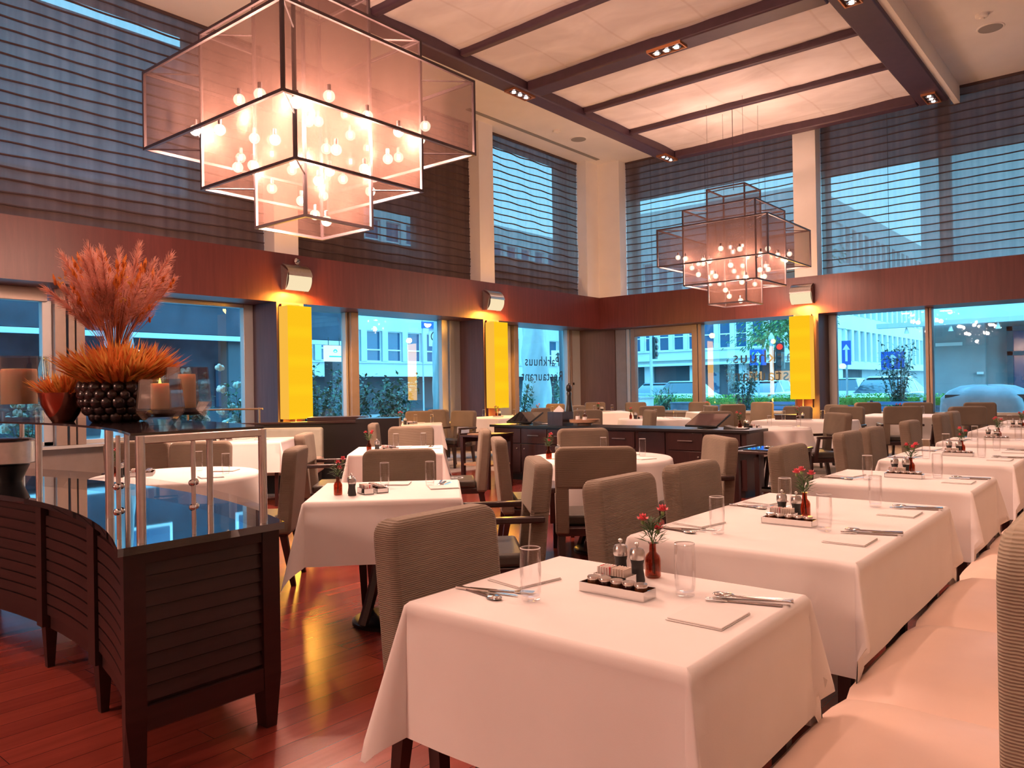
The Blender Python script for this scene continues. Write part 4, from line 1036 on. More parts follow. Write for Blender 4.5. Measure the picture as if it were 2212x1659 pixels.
fr = MB(); fr.hexa([(1.73, 2.75, 0), (1.775, 2.75, 0), (1.775, 2.82, 0), (1.73, 2.82, 0)], [(1.70, 2.715, .22), (1.775, 2.715, .22), (1.775, 2.80, .22), (1.70, 2.80, .22)])
fr.hexa([(1.70, 2.715, .22), (1.775, 2.715, .22), (1.775, 2.80, .22), (1.70, 2.80, .22)], [(1.70, 2.715, .80), (1.775, 2.715, .80), (1.775, 2.80, .80), (1.70, 2.80, .80)])
fr.build('corner_leg', M['buffet'], t, smooth=False)
MB().box(1.24, 1.70, 2.718, 2.74, .17, .255).build('end_rail', M['buffet'], t)
MB().box(1.24, 1.70, 2.718, 2.74, .755, .80).build('end_rail', M['buffet'], t)
for y in (3.46, 4.24, 5.04, 5.84):
    for r in (RI+.03, RO-.05):
        x = BC[0]+math.sqrt(r*r-(y-BC[1])**2)
        MB().taper((x, y, 0), (x, y, .21), .016, .028).build('leg', M['buffet'], t)
        if r < RI+.1: MB().box(x-.045, x, y-.035, y+.035, .21, .80).build('stile', M['buffet'], t)
MB().slab(arc(RI-.02, 2.68, YE), arc(RO+.0, 2.68, YE), .80, .828).build('worktop', M['blackglass'], t, ang=30)
ch_ = MB(); ch_.add([(1.163, 2.7135, .03), (1.185, 2.7135, .02), (1.192, 2.7135, .12), (1.178, 2.7135, .15), (1.163, 2.7135, .14)], [(0, 1, 2, 3, 4)])
# glass gallery on the buffet
t = thing('buffet_gallery', (0, 0, .828), 0, 'steel and glass sneeze guard with a dark glass shelf on the buffet', 'shelf')
ZS_ = 1.20-.828
MB().slab(arc(RI+.03, 2.76, YE), arc(RO-.06, 2.76, YE), ZS_, ZS_+.010).build('glass_shelf', plain('dark_glass_shelf', (.03, .02, .022), .05, 0, .9), t, ang=30)
def postat(x, y, r_, nm='post'): MB().tube([(x, y, 0), (x, y, ZS_)], r_, 12).build(nm, M['steel'], t)
postat(1.235, 2.73, .016); postat(1.715, 2.73, .016)
p = MB(); p.box(1.235, 1.715, 2.718, 2.742, ZS_-.028, ZS_); p.build('top_rail', M['steel'], t, bevel=.003)
for (x, y) in ((1.43, 2.735), (1.215, 2.86)):
    postat(x, y, .008, 'rod')
    for z in (.10, .19):
        MB().ball((x-.012, y-.012, z), .013, 10, 6).ball((x+.012, y+.008, z), .013, 10, 6).build('clamp', M['chrome'], t)
for y in (3.38, 4.40, 5.5, 6.6):
    for r in (RI+.05,):
        x = BC[0]+math.sqrt(r*r-(y-BC[1])**2); postat(x, y, .016); postat(x+.03, y+.10, .008, 'rod')
    x = BC[0]+math.sqrt((RO-.1)**2-(y-BC[1])**2); postat(x, y, .014)
MB().add([(1.26, 2.728, .02), (1.69, 2.728, .02), (1.69, 2.728, ZS_-.06), (1.26, 2.728, ZS_-.06)], [(0, 1, 2, 3)]).build('end_glass', M['clear'], t)
P = arc(RO-.05, 2.75, YE, 20); g = MB()
g.v = [(a, b, .0) for a, b in P] + [(a, b, .055) for a, b in P]; g.f = [(i, i+1, 22+i, 21+i) for i in range(20)]; g.m = [0]*20
g.build('low_glass', M['clear'], t)

# ------------------------------------------------------------------ things on and under the glass shelf
ZT = 1.2105
M['berry'] = plain('black_glazed_beads', (.022, .014, .016), .22, .2, .7)
M['copper'] = plain('polished_copper', (.50, .23, .17), .18, 1.)
M['wax'] = plain('candle_wax', (.78, .62, .44), .6, var=.05)
M['wax'].node_tree.nodes['Principled BSDF'].inputs['Subsurface Weight'].default_value = .3
M['flame'] = emit('flame', (1., .55, .08), 6., False)
def berry_vase(loc, prof, label, nm, seed, cat):
    t = thing(nm, loc, 0, label, cat); rs = random.Random(seed)
    MB().lathe([(r*.9, z) for r, z in prof], 20, caps=False).build('liner', M['black'], t)
    mb = MB()
    for i in range(len(prof)-1):
        (ra, za), (rb_, zb) = prof[i], prof[i+1]; n = max(6, int(2*PI*max(ra, rb_)/.052))
        for k in range(n):
            a = 2*PI*(k+.5*(i % 2))/n; r = (ra+rb_)/2
            mb.ball((r*math.cos(a), r*math.sin(a), (za+zb)/2+.014), .029*rs.uniform(.85, 1.2), 9, 6, (1, 1, 1.05))
    mb.build('beaded_shell', M['berry'], t)
    return t
berry_vase((1.70, 3.98, ZT), [(.09, 0), (.125, .035), (.15, .07), (.16, .105), (.165, .14), (.16, .175)], 'wide black bowl covered in bead berries holding orange grass', 'beaded_bowl', 1, 'bowl')
berry_vase((1.80, 4.26, ZT), [(.08, 0), (.10, .035), (.115, .07), (.12, .105), (.12, .14), (.12, .175), (.115, .21), (.11, .245), (.105, .28), (.10, .315), (.105, .35)], 'taller black bead vase holding the pampas bouquet', 'beaded_vase', 2, 'vase')
t = thing('copper_cup', (1.55, 4.28, ZT), 0, 'polished copper bowl cup between the smoked glass and the beaded bowl', 'bowl')
MB().lathe([(.05, 0), (.055, .008), (.075, .04), (.10, .09), (.112, .15), (.108, .15), (.095, .09), (.07, .045), (.0, .02)], 28).build('bowl', M['copper'], t)
def candle_glass(loc, r, h, label, cr, chh, base):
    t = thing('candle_glass', loc, 0, label, 'candle holder', 'smoked glass candle holders')
    prof = [(r*.55, 0), (r*.62, .012), (r*.98, h*.28), (r, h*.36), (r*.86, h), (r*.80, h), (r*.93, h*.37), (r*.55, .04), (.01, .035)] if not base else [(r*.75, 0), (r*.75, .05), (r, .065), (r, .085), (r*.93, h), (r*.87, h), (r*.92, .09), (.0, .088)]
    MB().lathe(prof, 8 if not base else 20).build('smoked_glass', M['smoke'], t, ang=20)
    if not base: MB().lathe([(r*.5, .035), (r*.62, .05), (r*.5, .065), (.002, .066)], 8).build('glass_foot', M['black'], t)
    z = .067 if not base else .09
    c = thing('pillar_candle', (loc[0], loc[1], loc[2]+z), 0, 'cream pillar candle ' + ('inside the faceted smoked glass' if not base else 'inside the tall smoked glass at the buffet end'), 'candle', 'cream pillar candles')
    MB().lathe([(cr, 0), (cr, chh*.93), (cr*.96, chh), (cr*.8, chh*.94), (.002, chh*.9)], 20).build('wax', M['wax'], c)
    MB().tube([(0, 0, chh*.88), (0, 0, chh*.98)], .002, 5).build('wick', M['black'], c)
    return c
c_ = candle_glass((1.60, 3.34, ZT), .105, .20, 'faceted smoked glass holding a lit candle', .038, .115, False)
MB().lathe([(.001, .10), (.007, .112), (.004, .126), (.0005, .138)], 8).build('flame', M['flame'], c_)
point((1.60, 3.34, ZT+.21), .25, .02, (1., .5, .1))
candle_glass((1.82, 3.53, ZT), .115, .26, 'taller smoked glass behind the lit candle', .04, .16, False)
candle_glass((1.575, 4.98, ZT), .16, .36, 'tall smoked glass with a thick unlit candle at the cut off buffet end', .09, .20, True)
# dried bouquets
def strands(name, base, n, l0, l1, spread, mats, seed, parent=None, droop=.1, kind='plume', up=1.):
    rs = random.Random(seed)
def grassmat(nm, a, b):
    m, nt, _, L = new_mat(nm); s = bsdf(nt, a, .85, 0, .2)
    n = noise(nt, coords(nt), 14, 3); L.new(ramp(nt, n.outputs[0], [(.35, a), (.65, b)]), s.inputs['Base Color'])
    t2 = nt.nodes.new('ShaderNodeBsdfTranslucent'); t2.inputs[0].default_value = (*b, 1)
    mx = nt.nodes.new('ShaderNodeMixShader'); mx.inputs[0].default_value = .3; L.new(s.outputs[0], mx.inputs[1]); L.new(t2.outputs[0], mx.inputs[2]); out(nt, mx.outputs[0]); return m
M['pampas'] = grassmat('pink_pampas', (.60, .29, .23), (.80, .45, .36))
M['rust'] = grassmat('rust_grass', (.52, .12, .03), (.72, .25, .06))
M['ochre'] = grassmat('ochre_flower', (.58, .28, .06), (.72, .40, .10))
M['stemred'] = grassmat('dry_stem', (.22, .06, .035), (.36, .11, .06))
def bouquet(loc, label, nm, plumes, buds, ears, stems, L0, spread, seed):
    rs = random.Random(seed); t = thing(nm, loc, 0, label, 'dried flowers')
    def dirn(sp):
        a = rs.uniform(0, 2*PI); r = sp*math.sqrt(rs.uniform(.02, 1)); return Vector((r*math.cos(a), r*math.sin(a), 1)).normalized()
    def curve(d, L_, dr):
        d2 = Vector((d.x, d.y, 0)); return [d*L_*s + d2*(dr*s*s) - Vector((0, 0, dr*.7*s*s*d2.length*1.2)) for s in (0, .2, .4, .6, .8, 1)]
    st = MB()
    for k in range(stems):
        d = dirn(spread*.7); P = curve(d, L0*rs.uniform(.5, .8), .05); st.tube(P, .0022, 4, .0012)
    st.build('stems', M['stemred'], t)
    pl = None
    for k in range(plumes):                                # each feathery plume of fine hairs around a curved spine
        d = dirn(spread); L_ = L0*rs.uniform(.72, 1.12); P = curve(d, L_, rs.uniform(.02, .22)); mb = MB(); mb.tube(P, .002, 4, .001)
        for q in range(430):
            s = rs.uniform(.42, 1.); i = min(4, int(s*5)); f = s*5-i; c = P[i].lerp(P[i+1], f); tg = (P[i+1]-P[i]).normalized()
            wd = .046*math.sin(PI*min(1, (s-.40)/.62))**.7+.006
            rv = Vector((rs.gauss(0, 1), rs.gauss(0, 1), rs.gauss(0, 1))); rv = (rv - tg*rv.dot(tg)).normalized()
            e = c + tg*rs.uniform(.03, .06) + rv*wd*rs.uniform(.5, 1.2) - Vector((0, 0, .008))
            sd = tg.cross(rv)*.0019
            mb.add([c+sd, c-sd, e-sd*.3, e+sd*.3], [(0, 1, 2, 3)])
        mb.build('plume', M['pampas'], t, smooth=False)
    mb = MB()
    for k in range(buds):
        d = dirn(spread*1.05); L_ = L0*rs.uniform(.5, .98); P = curve(d, L_, rs.uniform(0, .08)); mb.tube(P[2:], .0012, 3)
        tg = (P[5]-P[4]).normalized(); c = P[5]
        for q in range(3): mb.leaf(c - tg*.02*q, tg + Vector((rs.uniform(-.3, .3), rs.uniform(-.3, .3), rs.uniform(-.2, .2))), .045, .009, -.05)
        mb.ball(c, .008, 6, 5, (1, 1, 2.2))
    if buds: mb.build('rust_buds', M['rust'], t, smooth=False)
    mb = MB()
    for k in range(ears):
        d = dirn(spread*.95); L_ = L0*rs.uniform(.55, .85); P = curve(d, L_, .04); c = P[5]
        for q in range(16): 
            v = Vector((rs.gauss(0, 1), rs.gauss(0, 1), rs.gauss(0, 1))).normalized(); mb.leaf(c + v*.012, v, .022, .006, .1)
    if ears: mb.build('ochre_heads', M['ochre'], t, smooth=False)
    return t
bouquet((1.80, 4.26, ZT+.30), 'large dried bouquet of pink pampas plumes and rust grass', 'pampas_bouquet', 34, 80, 14, 40, .61, .58, 5)
def tuft(loc, n, L0, spread, label, seed):
    rs = random.Random(seed); t = thing('grass_tuft', loc, 0, label, 'dried flowers', 'orange dried grass tufts'); mb = MB(); m2 = MB()
    for k in range(n):
        a = rs.uniform(0, 2*PI); r = spread*math.sqrt(rs.random()); d = Vector((r*math.cos(a), r*math.sin(a), rs.uniform(.5, 1))).normalized()
        L_ = L0*rs.uniform(.7, 1.1); base = Vector((.35*L0*r*math.cos(a), .35*L0*r*math.sin(a), 0)); tgt = mb if rs.random() < .6 else m2
        tgt.leaf(base, d, L_, .008, rs.uniform(.05, .25)); tgt.leaf(base + d*L_*.45, d+Vector((rs.uniform(-.4, .4), rs.uniform(-.4, .4), .1)), L_*.5, .006, .1)
    mb.build('blades', M['rust'], t, smooth=False); m2.build('pale_blades', M['ochre'], t, smooth=False); return t
tuft((1.70, 3.98, ZT+.15), 760, .30, .95, 'dense orange tuft of dried grass in the wide beaded bowl', 3)
tuft((1.55, 4.28, ZT+.10), 180, .18, .75, 'small red tuft of dried grass in the copper cup', 4)
# warming pots on the worktop
for x, y, lb in ((1.62, 5.32, 'steel warming pot on a black cone under the glass shelf'), (1.40, 5.75, 'second steel warming pot at the cut off end under the glass shelf')):
    t = thing('warming_pot', (x, y, .828), 0, lb, 'pot', 'steel warming pots on the buffet')
    MB().lathe([(.07, 0), (.075, .02), (.11, .10), (.10, .115)], 24).build('black_stand', M['black'], t)
    MB().lathe([(.145, .115), (.15, .12), (.15, .245), (.155, .25), (.15, .255), (.10, .265), (.002, .27)], 30).build('pot_body', M['steel'], t)
    h = MB(); h.tube([(-.152, -.04, .20), (-.185, -.03, .20), (-.185, .03, .20), (-.152, .04, .20)], .006, 6); h.build('handle', M['chrome'], t)

# ------------------------------------------------------------------ table settings
def mk_glass():
    t = thing('tumbler', (0, 0, 0), 0, None, 'glass')
    MB().lathe([(.022, .001), (.026, .004), (.0285, .03), (.030, .08), (.0285, .145), (.0275, .145), (.0288, .08), (.0270, .03), (.024, .016), (.0, .014)], 24).build('glass_body', M['clear'], t)
    MB().lathe([(.0275, .144), (.0290, .1455), (.0275, .147)], 24, caps=False).build('rim', plain('glass_rim', (.8, .8, .8), .1), t); return t
def mk_vase(seed):
    rs = random.Random(seed); t = thing('bud_vase', (0, 0, 0), 0, None, 'vase')
    MB().lathe([(.021, 0), (.024, .004), (.024, .055), (.020, .066), (.011, .076), (.010, .098), (.013, .103), (.0095, .103), (.0085, .076), (.018, .062), (.021, .05), (.02, .006)], 18).build('amber_bottle', M['amber'], t)
    st = MB(); lf = MB()
    M.setdefault('stem', plain('flower_stem', (.08, .16, .05), .6)); M.setdefault('fern', plain('fine_leaf', (.07, .14, .05), .7, var=.3))
    M.setdefault('petal', plain('pink_petal', (.85, .16, .20), .55, var=.25, vs=40)); M.setdefault('bud', plain('green_bud', (.20, .30, .10), .6))
    heads = []
    for k in range(4):
        a = rs.uniform(0, 2*PI); l = rs.uniform(.04, .105); e = Vector((math.cos(a)*l*.42, math.sin(a)*l*.42, .10+l))
        st.tube([(rs.uniform(-.01, .01), rs.uniform(-.01, .01), .01), (0, 0, .10), e*.55+Vector((0, 0, .05)), e], .0016, 5); heads.append(e)
    st.build('stem', M['stem'], t)
    for k in range(95):
        a = rs.uniform(0, 2*PI); z = rs.uniform(.10, .17); r = rs.uniform(.0, .022)
        lf.leaf((r*math.cos(a), r*math.sin(a), z), (math.cos(a+rs.uniform(-.6, .6)), math.sin(a+rs.uniform(-.6, .6)), rs.uniform(.1, 1.2)), rs.uniform(.03, .06), .003, rs.uniform(0, .3))
    lf.build('leaves', M['fern'], t, smooth=False)
    for k, e in enumerate(heads[:3]):
        pm = MB()
        for q in range(14):
            a = 2*PI*q/7; pm.leaf(e, (math.cos(a)*(.5+.5*(q > 6)), math.sin(a)*(.5+.5*(q > 6)), 1.0 if q < 7 else .5), .026, .010, 0)
        fl = pm.build('blossom', M['petal'], t, smooth=False)
        MB().ball(e - Vector((0, 0, .004)), .006, 8, 6, (1, 1, 1.5)).build('calyx', M['bud'], fl)
    return t
def mk_mill(mat_, lb):
    t = thing('table_mill', (0, 0, 0), 0, None, 'mill')
    MB().lathe([(.022, 0), (.0225, .004), (.018, .035), (.0175, .05), (.021, .066)], 18).build('black_body', M['blackm'], t)
    MB().lathe([(.021, .066), (.0225, .07), (.0225, .088), (.018, .097), (.006, .10)], 18).build('steel_head', M['steel'], t)
    MB().lathe([(.003, .10), (.003, .104), (.0065, .108), (.0065, .114), (.003, .117)], 10).build('knob', M['steel'], t); return t
def mk_tray():
    t = thing('jam_tray', (0, 0, 0), 0, None, 'tray'); b = MB(); w, l, h = .034, .105, .026
    b.box(-w, w, -l, l, .001, .004); b.box(-w, -w+.003, -l, l, 0, h); b.box(w-.003, w, -l, l, 0, h); b.box(-w, w, -l, -l+.003, 0, h); b.box(-w, w, l-.003, l, 0, h)
    b.build('steel_box', M['chrome'], t); return t
def mk_jar(k):
    t = thing('jam_jar', (0, 0, 0), 0, None, 'jar')
    MB().lathe([(.015, 0), (.017, .004), (.018, .022), (.0165, .026)], 14).build('jar_body', M['jam'][k], t)
    MB().lathe([(.0165, .026), (.0185, .027), (.0185, .034), (.017, .036), (.002, .0362)], 14).build('lid', M['jarlid'], t); return t
M['jam'] = [plain('dark_jam', (.03, .006, .006), .15), plain('honey_jam', (.10, .03, .008), .15)]
M['jarlid'] = plain('jar_lid', (.80, .74, .70), .22, .9)
def mk_box():
    t = thing('sugar_box', (0, 0, 0), 0, None, 'box'); b = MB(); w, l, h = .03, .055, .032
    b.box(-w, w, -l, l, .0, .003); b.box(-w, -w+.003, -l, l, 0, h); b.box(w-.003, w, -l, l, 0, h); b.box(-w, w, -l, -l+.003, 0, h); b.box(-w, w, l-.003, l, 0, h)
    b.build('steel_box', M['chrome'], t); return t
def sachet_mat():
    m, nt, _, L = new_mat('printed_sachet'); b = bsdf(nt, (.8, .74, .7), .5); n = noise(nt, coords(nt, (90, 90, 20)), 1, 1)
    L.new(ramp(nt, n.outputs[0], [(.58, (.82, .76, .72)), (.62, (.7, .08, .10))]), b.inputs['Base Color']); out(nt, b.outputs[0]); return m
M['sachet'] = sachet_mat(); M['sachet2'] = plain('plain_sachet', (.80, .70, .62), .5)
def mk_sachets(mk):
    mb = MB()
    for k in range(5): mb.hexa([(-.022, -.020+.009*k, .004), (.022, -.020+.009*k, .004), (.022, -.014+.009*k, .004), (-.022, -.014+.009*k, .004)], [(-.022, -.019+.009*k, .048), (.022, -.019+.009*k, .048), (.022, -.015+.009*k, .048), (-.022, -.015+.009*k, .048)])
    return mb.build('sugar_sachets', M[mk], smooth=False)
def mk_napkin():
    mb = MB(); w, l = .075, .085
    for k in range(2): mb.hexa([(-w, -l+.004*k, .004*k), (w-.004*k, -l, .004*k), (w-.004*k, l-.003*k, .004*k), (-w, l, .004*k)], [(-w, -l+.004*k, .004*k+.0032), (w-.004*k, -l, .004*k+.0032), (w-.004*k, l-.003*k, .004*k+.0032), (-w, l, .004*k+.0032)])
    o = mb.build('napkin', M['napkin'], bevel=.0012); return o
def mk_fork():
    mb = MB(); mb.hexa([(-.004, .03, .001), (.004, .03, .001), (.008, -.11, .001), (-.008, -.11, .001)], [(-.003, .03, .004), (.003, .03, .004), (.007, -.11, .004), (-.007, -.11, .004)])
    mb.hexa([(-.012, .048, .004), (.012, .048, .004), (.004, .03, .001), (-.004, .03, .001)][::-1], [(-.012, .048, .006), (.012, .048, .006), (.004, .03, .004), (-.004, .03, .004)][::-1])
    for k in range(4): mb.box(-.012+.0066*k, -.0085+.0066*k, .048, .088, .004, .006)
    return mb.build('fork', M['silver'])
def mk_knife():
    mb = MB(); mb.hexa([(-.006, .0, .001), (.006, .0, .001), (.007, -.11, .001), (-.007, -.11, .001)], [(-.005, 0, .007), (.005, 0, .007), (.006, -.11, .007), (-.006, -.11, .007)])
    mb.hexa([(-.005, 0, .002), (.007, 0, .002), (.004, .10, .002), (-.005, .085, .002)], [(-.005, 0, .0035), (.007, 0, .0035), (.004, .10, .0035), (-.005, .085, .0035)])
    return mb.build('knife', M['silver'])
PR = dict(glass=mk_glass(), vase=mk_vase(1), vase2=mk_vase(5), vase3=mk_vase(9), mill=mk_mill(0, ''), tray=mk_tray(), jar0=mk_jar(0), jar1=mk_jar(1), box=mk_box(), napkin=tag(mk_napkin(), None, 'napkin'),
          fork=tag(mk_fork(), None, 'fork'), knife=tag(mk_knife(), None, 'knife'), spoon=tag(spoon().build('spoon', M['silver']), None, 'spoon'), sachet=tag(mk_sachets('sachet'), None, 'sachets'), sachet2=tag(mk_sachets('sachet2'), None, 'sachets'))
ZTOP = .7635
def on(key, item, dx, dy, label, group, rz=0., z=0., sc=1.):
    x, y, r, zf = TB[key]; c, s = math.cos(r), math.sin(r)
    o = place(PR[item], (x+dx*c-dy*s, y+dx*s+dy*c, ZTOP+zf+z), r+rz, label, group)
    if sc != 1: o.scale = (sc,)*3
    return o
def condiments(key, ph, ox=0., oy=0., cluster=0, vase='vase', small=False, rz=0.):
    """tray of jam jars, sugar box, two mills and the bud vase; (ox, oy) shifts the set, cluster chooses the layout"""
    def P(item, dx, dy, lb, g, r=0., z=0.):
        c, s = math.cos(rz), math.sin(rz); return on(key, item, ox+dx*c-dy*s, oy+dx*s+dy*c, lb, g, r+rz, z)
    jl = ['end', 'second', 'middle', 'fourth', 'other end']
    tx, bx = (.05, .135)
    P('tray', tx, 0, 'narrow steel tray of jam jars on the table ' + ph, 'steel jam trays')
    for k in range(5):
        P('jar%d' % ((k+1) % 2), tx, -.078+.039*k, '%s jam jar in the tray, table %s' % (jl[k], ph), 'jam jars', 0, .0045)
    P('box', bx, .06, 'small steel sugar box on the table ' + ph, 'steel sugar boxes', .0)
    P('sachet2', bx, .035, 'plain sugar sachets in the steel box on the table ' + ph, 'sugar sachets', 0, .004); P('sachet', bx-.002, .085, 'red printed sachets in the steel box on the table ' + ph, 'sugar sachets', 0, .004)
    P('mill', .225, .095, 'salt mill on the table ' + ph, 'steel and black table mills'); P('mill', .205, .025, 'pepper mill beside the flower bottle on the table ' + ph, 'steel and black table mills')
    P(vase, .28, .015, 'amber bottle with pink flowers on the table ' + ph, 'amber bud vases', rnd.uniform(0, 6))
def bench_setting(key, ph, side, cut=True):
    """side -1: bench side, +1: chair side"""
    w_ = 'bench side' if side < 0 else 'chair side'
    if side < 0:
        on(key, 'glass', .14, -.165, 'tumbler on the bench side of the table ' + ph, 'clear tumblers')
        on(key, 'napkin', .0, -.30, 'folded napkin on the bench side of the table ' + ph, 'folded white napkins', R(90))
        if cut:
            on(key, 'fork', .165, -.31, 'fork on the bench side of the table ' + ph, 'forks', R(18)); on(key, 'spoon', .195, -.30, 'spoon crossing a fork on the bench side, table ' + ph, 'spoons', R(14), .006); on(key, 'knife', .215, -.32, 'knife on the bench side of the table ' + ph, 'knives', R(24))
    else:
        on(key, 'glass', -.15, .15, 'tumbler on the chair side of the table ' + ph, 'clear tumblers')
        on(key, 'napkin', .02, .31, 'folded napkin on the chair side of the table ' + ph, 'folded white napkins', R(80))
        if cut:
            on(key, 'knife', -.155, .30, 'knife on the chair side of the table ' + ph, 'knives', R(190)); on(key, 'spoon', -.185, .29, 'spoon on the chair side of the table ' + ph, 'spoons', R(168), .0); on(key, 'fork', -.12, .27, 'fork on the chair side of the table ' + ph, 'forks', R(200))
ph = {k: p for k, x, p in BT}
sh = {'T2a': 'second bench pair, near half', 'T2b': 'second bench pair, far half', 'T4a': 'fourth bench pair, near half', 'T4b': 'fourth bench pair, far half', 'T6a': 'sixth bench pair, near half', 'T6b': 'sixth bench pair, far half'}
sh['T1'] = 'first along the bench'; sh['T3'] = 'third along the bench'; sh['T5'] = 'fifth along the bench'; sh['T7'] = 'last along the bench'
for k in ('T1', 'T2a', 'T2b', 'T3', 'T4a', 'T4b', 'T5', 'T6a', 'T6b', 'T7'):
    for s in (-1, 1): bench_setting(k, sh[k], s, k in ('T1', 'T2a', 'T2b', 'T3', 'T4a', 'T4b', 'T5'))
condiments('T1', sh['T1']); condiments('T2a', 'second bench pair', .16, 0, vase='vase2'); condiments('T3', sh['T3'], .02, 0, vase='vase3')
condiments('T4a', 'fourth bench pair', .16, 0, vase='vase'); condiments('T5', sh['T5'], .02, 0, vase='vase2'); condiments('T6a', 'sixth bench pair', .16, 0, vase='vase3'); condiments('T7', sh['T7'], .0, .05, vase='vase2')
# diagonal tables: local x runs away from the room's viewpoint side, y to the long wall
def diag_setting(key, phr, n, cut, vase):
    a = PI/4
    condiments(key, phr, -.03, .02, vase=vase, rz=R(115))
    spots_ = [(-.05, -.20, 0), (.22, .16, 1), (.0, -.33, 2)]
    on(key, 'glass', .13, .03, 'tumbler next to the condiments on the table ' + phr, 'clear tumblers'); on(key, 'glass', .14, -.24, 'tumbler standing free on the table ' + phr, 'clear tumblers')
    on(key, 'napkin', .26, -.04, 'folded napkin by the window side edge of the table ' + phr, 'folded white napkins', R(85)); on(key, 'napkin', .02, -.32, 'folded napkin at the side edge of the table ' + phr, 'folded white napkins', R(8))
    if cut:
        on(key, 'spoon', .19, -.31, 'spoon by the side edge of the table ' + phr, 'spoons', R(80), .0); on(key, 'fork', .16, -.33, 'fork by the side edge of the table ' + phr, 'forks', R(72)); on(key, 'knife', .235, -.30, 'knife by the side edge of the table ' + phr, 'knives', R(85))
diag_setting('ML1', 'beside the buffet', 2, True, 'vase'); diag_setting('ML2', 'in mid diagonal row', 2, True, 'vase3')
diag_setting('ML3', 'ending the diagonal row', 2, False, 'vase2'); diag_setting('WS', 'in front of the sofa', 2, False, 'vase')
for key, phr, v, sc in (('R1', 'seen through the buffet rails', 'vase2', .8), ('R2', 'before the counter drawers', 'vase', .8), ('R3', 'behind the counter', 'vase3', .8), ('R4', 'at the counter end', 'vase2', .8)):
    condiments(key, phr, -.08, .14, vase=v, rz=R(150))
    on(key, 'glass', .22, .10, 'tumbler farther back on the round table ' + phr, 'clear tumblers'); on(key, 'glass', .22, -.28, 'tumbler by the rim of the round table ' + phr, 'clear tumblers')
    on(key, 'napkin', .33, -.08, 'napkin at the back of the round table ' + phr, 'folded white napkins', R(40)); on(key, 'napkin', .05, -.38, 'napkin at the side of the round table ' + phr, 'folded white napkins', R(-20))
for key, phr, v in (('L2', 'under the corner lantern', 'vase2'), ('M2', 'before the tarp wrapped column', 'vase'), ('FS', 'in the room corner', 'vase3'), ('SM', 'small at the end wall', 'vase2'), ('L3', 'under the end wall lantern', 'vase'), ('FR', 'at the far end window', 'vase3')):
    on(key, v, .02, .12, 'amber flower bottle on the table ' + phr, 'amber bud vases', rnd.uniform(0, 6)); on(key, 'mill', .05, .05, 'pepper mill on the table ' + phr, 'steel and black table mills'); on(key, 'mill', .0, .03, 'salt mill on the table ' + phr, 'steel and black table mills')
    on(key, 'glass', .15, -.22, 'tumbler farther from the flowers on the table ' + phr, 'clear tumblers'); on(key, 'glass', -.2, .25, 'tumbler nearer the flowers on the table ' + phr, 'clear tumblers'); on(key, 'tray', -.08, -.02, 'narrow jam tray on the table ' + phr, 'steel jam trays', R(20)); on(key, 'napkin', -.22, -.1, 'folded napkin on the table ' + phr, 'folded white napkins', R(30))
t = thing('menu_box', (12.02, 4.45, ZTOP+.012), R(20), 'dark wooden menu box on the end wall lantern table', 'box')
MB().box(-.14, .14, -.16, .16, 0, .06).build('case', M['dark_wood'], t); MB().box(-.15, .15, -.17, .17, .06, .075).build('lid', M['dark_wood'], t)
# ------------------------------------------------------------------ the street outside
M['asphalt'] = plain('street_asphalt', (.30, .31, .32), .85, var=.1, vs=1)
M['pave'] = plain('terrace_paving', (.36, .37, .38), .8, var=.12, vs=2)
M['fac'] = plain('pale_facade', (.58, .60, .60), .85, var=.05, vs=.6)
M['fac2'] = plain('white_facade', (.52, .55, .55), .85, var=.04, vs=.6)
M['facd'] = plain('dark_facade', (.085, .095, .11), .8, 0, .12, var=.15, vs=.5)
M['facm'] = plain('grey_render_wall', (.30, .32, .33), .9, var=.12, vs=1.2, bmp=.1, bs=6)
M['wglass'] = plain('street_window_glass', (.03, .09, .17), .12, 0, .5)
M['wframe'] = plain('white_street_frame', (.72, .74, .75), .6)
M['curtain'] = plain('pale_curtain', (.50, .53, .55), .9)
M['tarp'] = plain('blue_grey_tarpaulin', (.21, .25, .27), .55, var=.15, vs=3, bmp=.6, bs=5)
M['white_tarp'] = plain('white_tarpaulin', (.60, .63, .64), .6, var=.06, vs=4, bmp=.5, bs=6)
M['pole'] = plain('grey_pole', (.50, .52, .53), .5, .4)
M['planter'] = plain('dark_planter', (.10, .12, .16), .6, var=.15)
M['hedge'] = plain('hedge_leaf', (.16, .34, .05), .6, var=.5, vs=30)
M['bush'] = plain('bush_leaf', (.07, .15, .08), .5, var=.5, vs=25)
M['shrub'] = plain('glossy_shrub_leaf', (.06, .11, .08), .3, var=.4, vs=25)
M['tree'] = plain('tree_leaf', (.13, .27, .09), .6, var=.4, vs=8)
M['hyd'] = plain('hydrangea_white', (.62, .68, .58), .8, var=.15, vs=20)
M['bark'] = plain('bark', (.12, .09, .07), .9, var=.3)
M['red_on'] = emit('red_signal', (1., .05, .04), 1.6); M['sign_lit'] = emit('lit_sign_white', (.62, .95, 1.), 1.3)
M['sig'] = plain('signal_black', (.02, .03, .035), .5)
M['blue_sign'] = plain('blue_sign', (.02, .10, .45), .5); M['white_sign'] = plain('white_sign', (.7, .72, .72), .5)
M['yl'] = emit('lit_shop_interior', (1., .62, .3), .5)
g = MB(); g.box(XG+.2, 24.2, -9, 40, -.25, -.03); g.box(-14, XG+.2, YG+.2, 15.5, -.25, -.03); struct(g.build('ground_terrace', M['pave']))
g = MB(); g.box(24.2, 90, -30, 90, -.3, -.02); g.box(-30, 24.2, 15.5, 90, -.3, -.02); struct(g.build('ground_street', M['asphalt']))

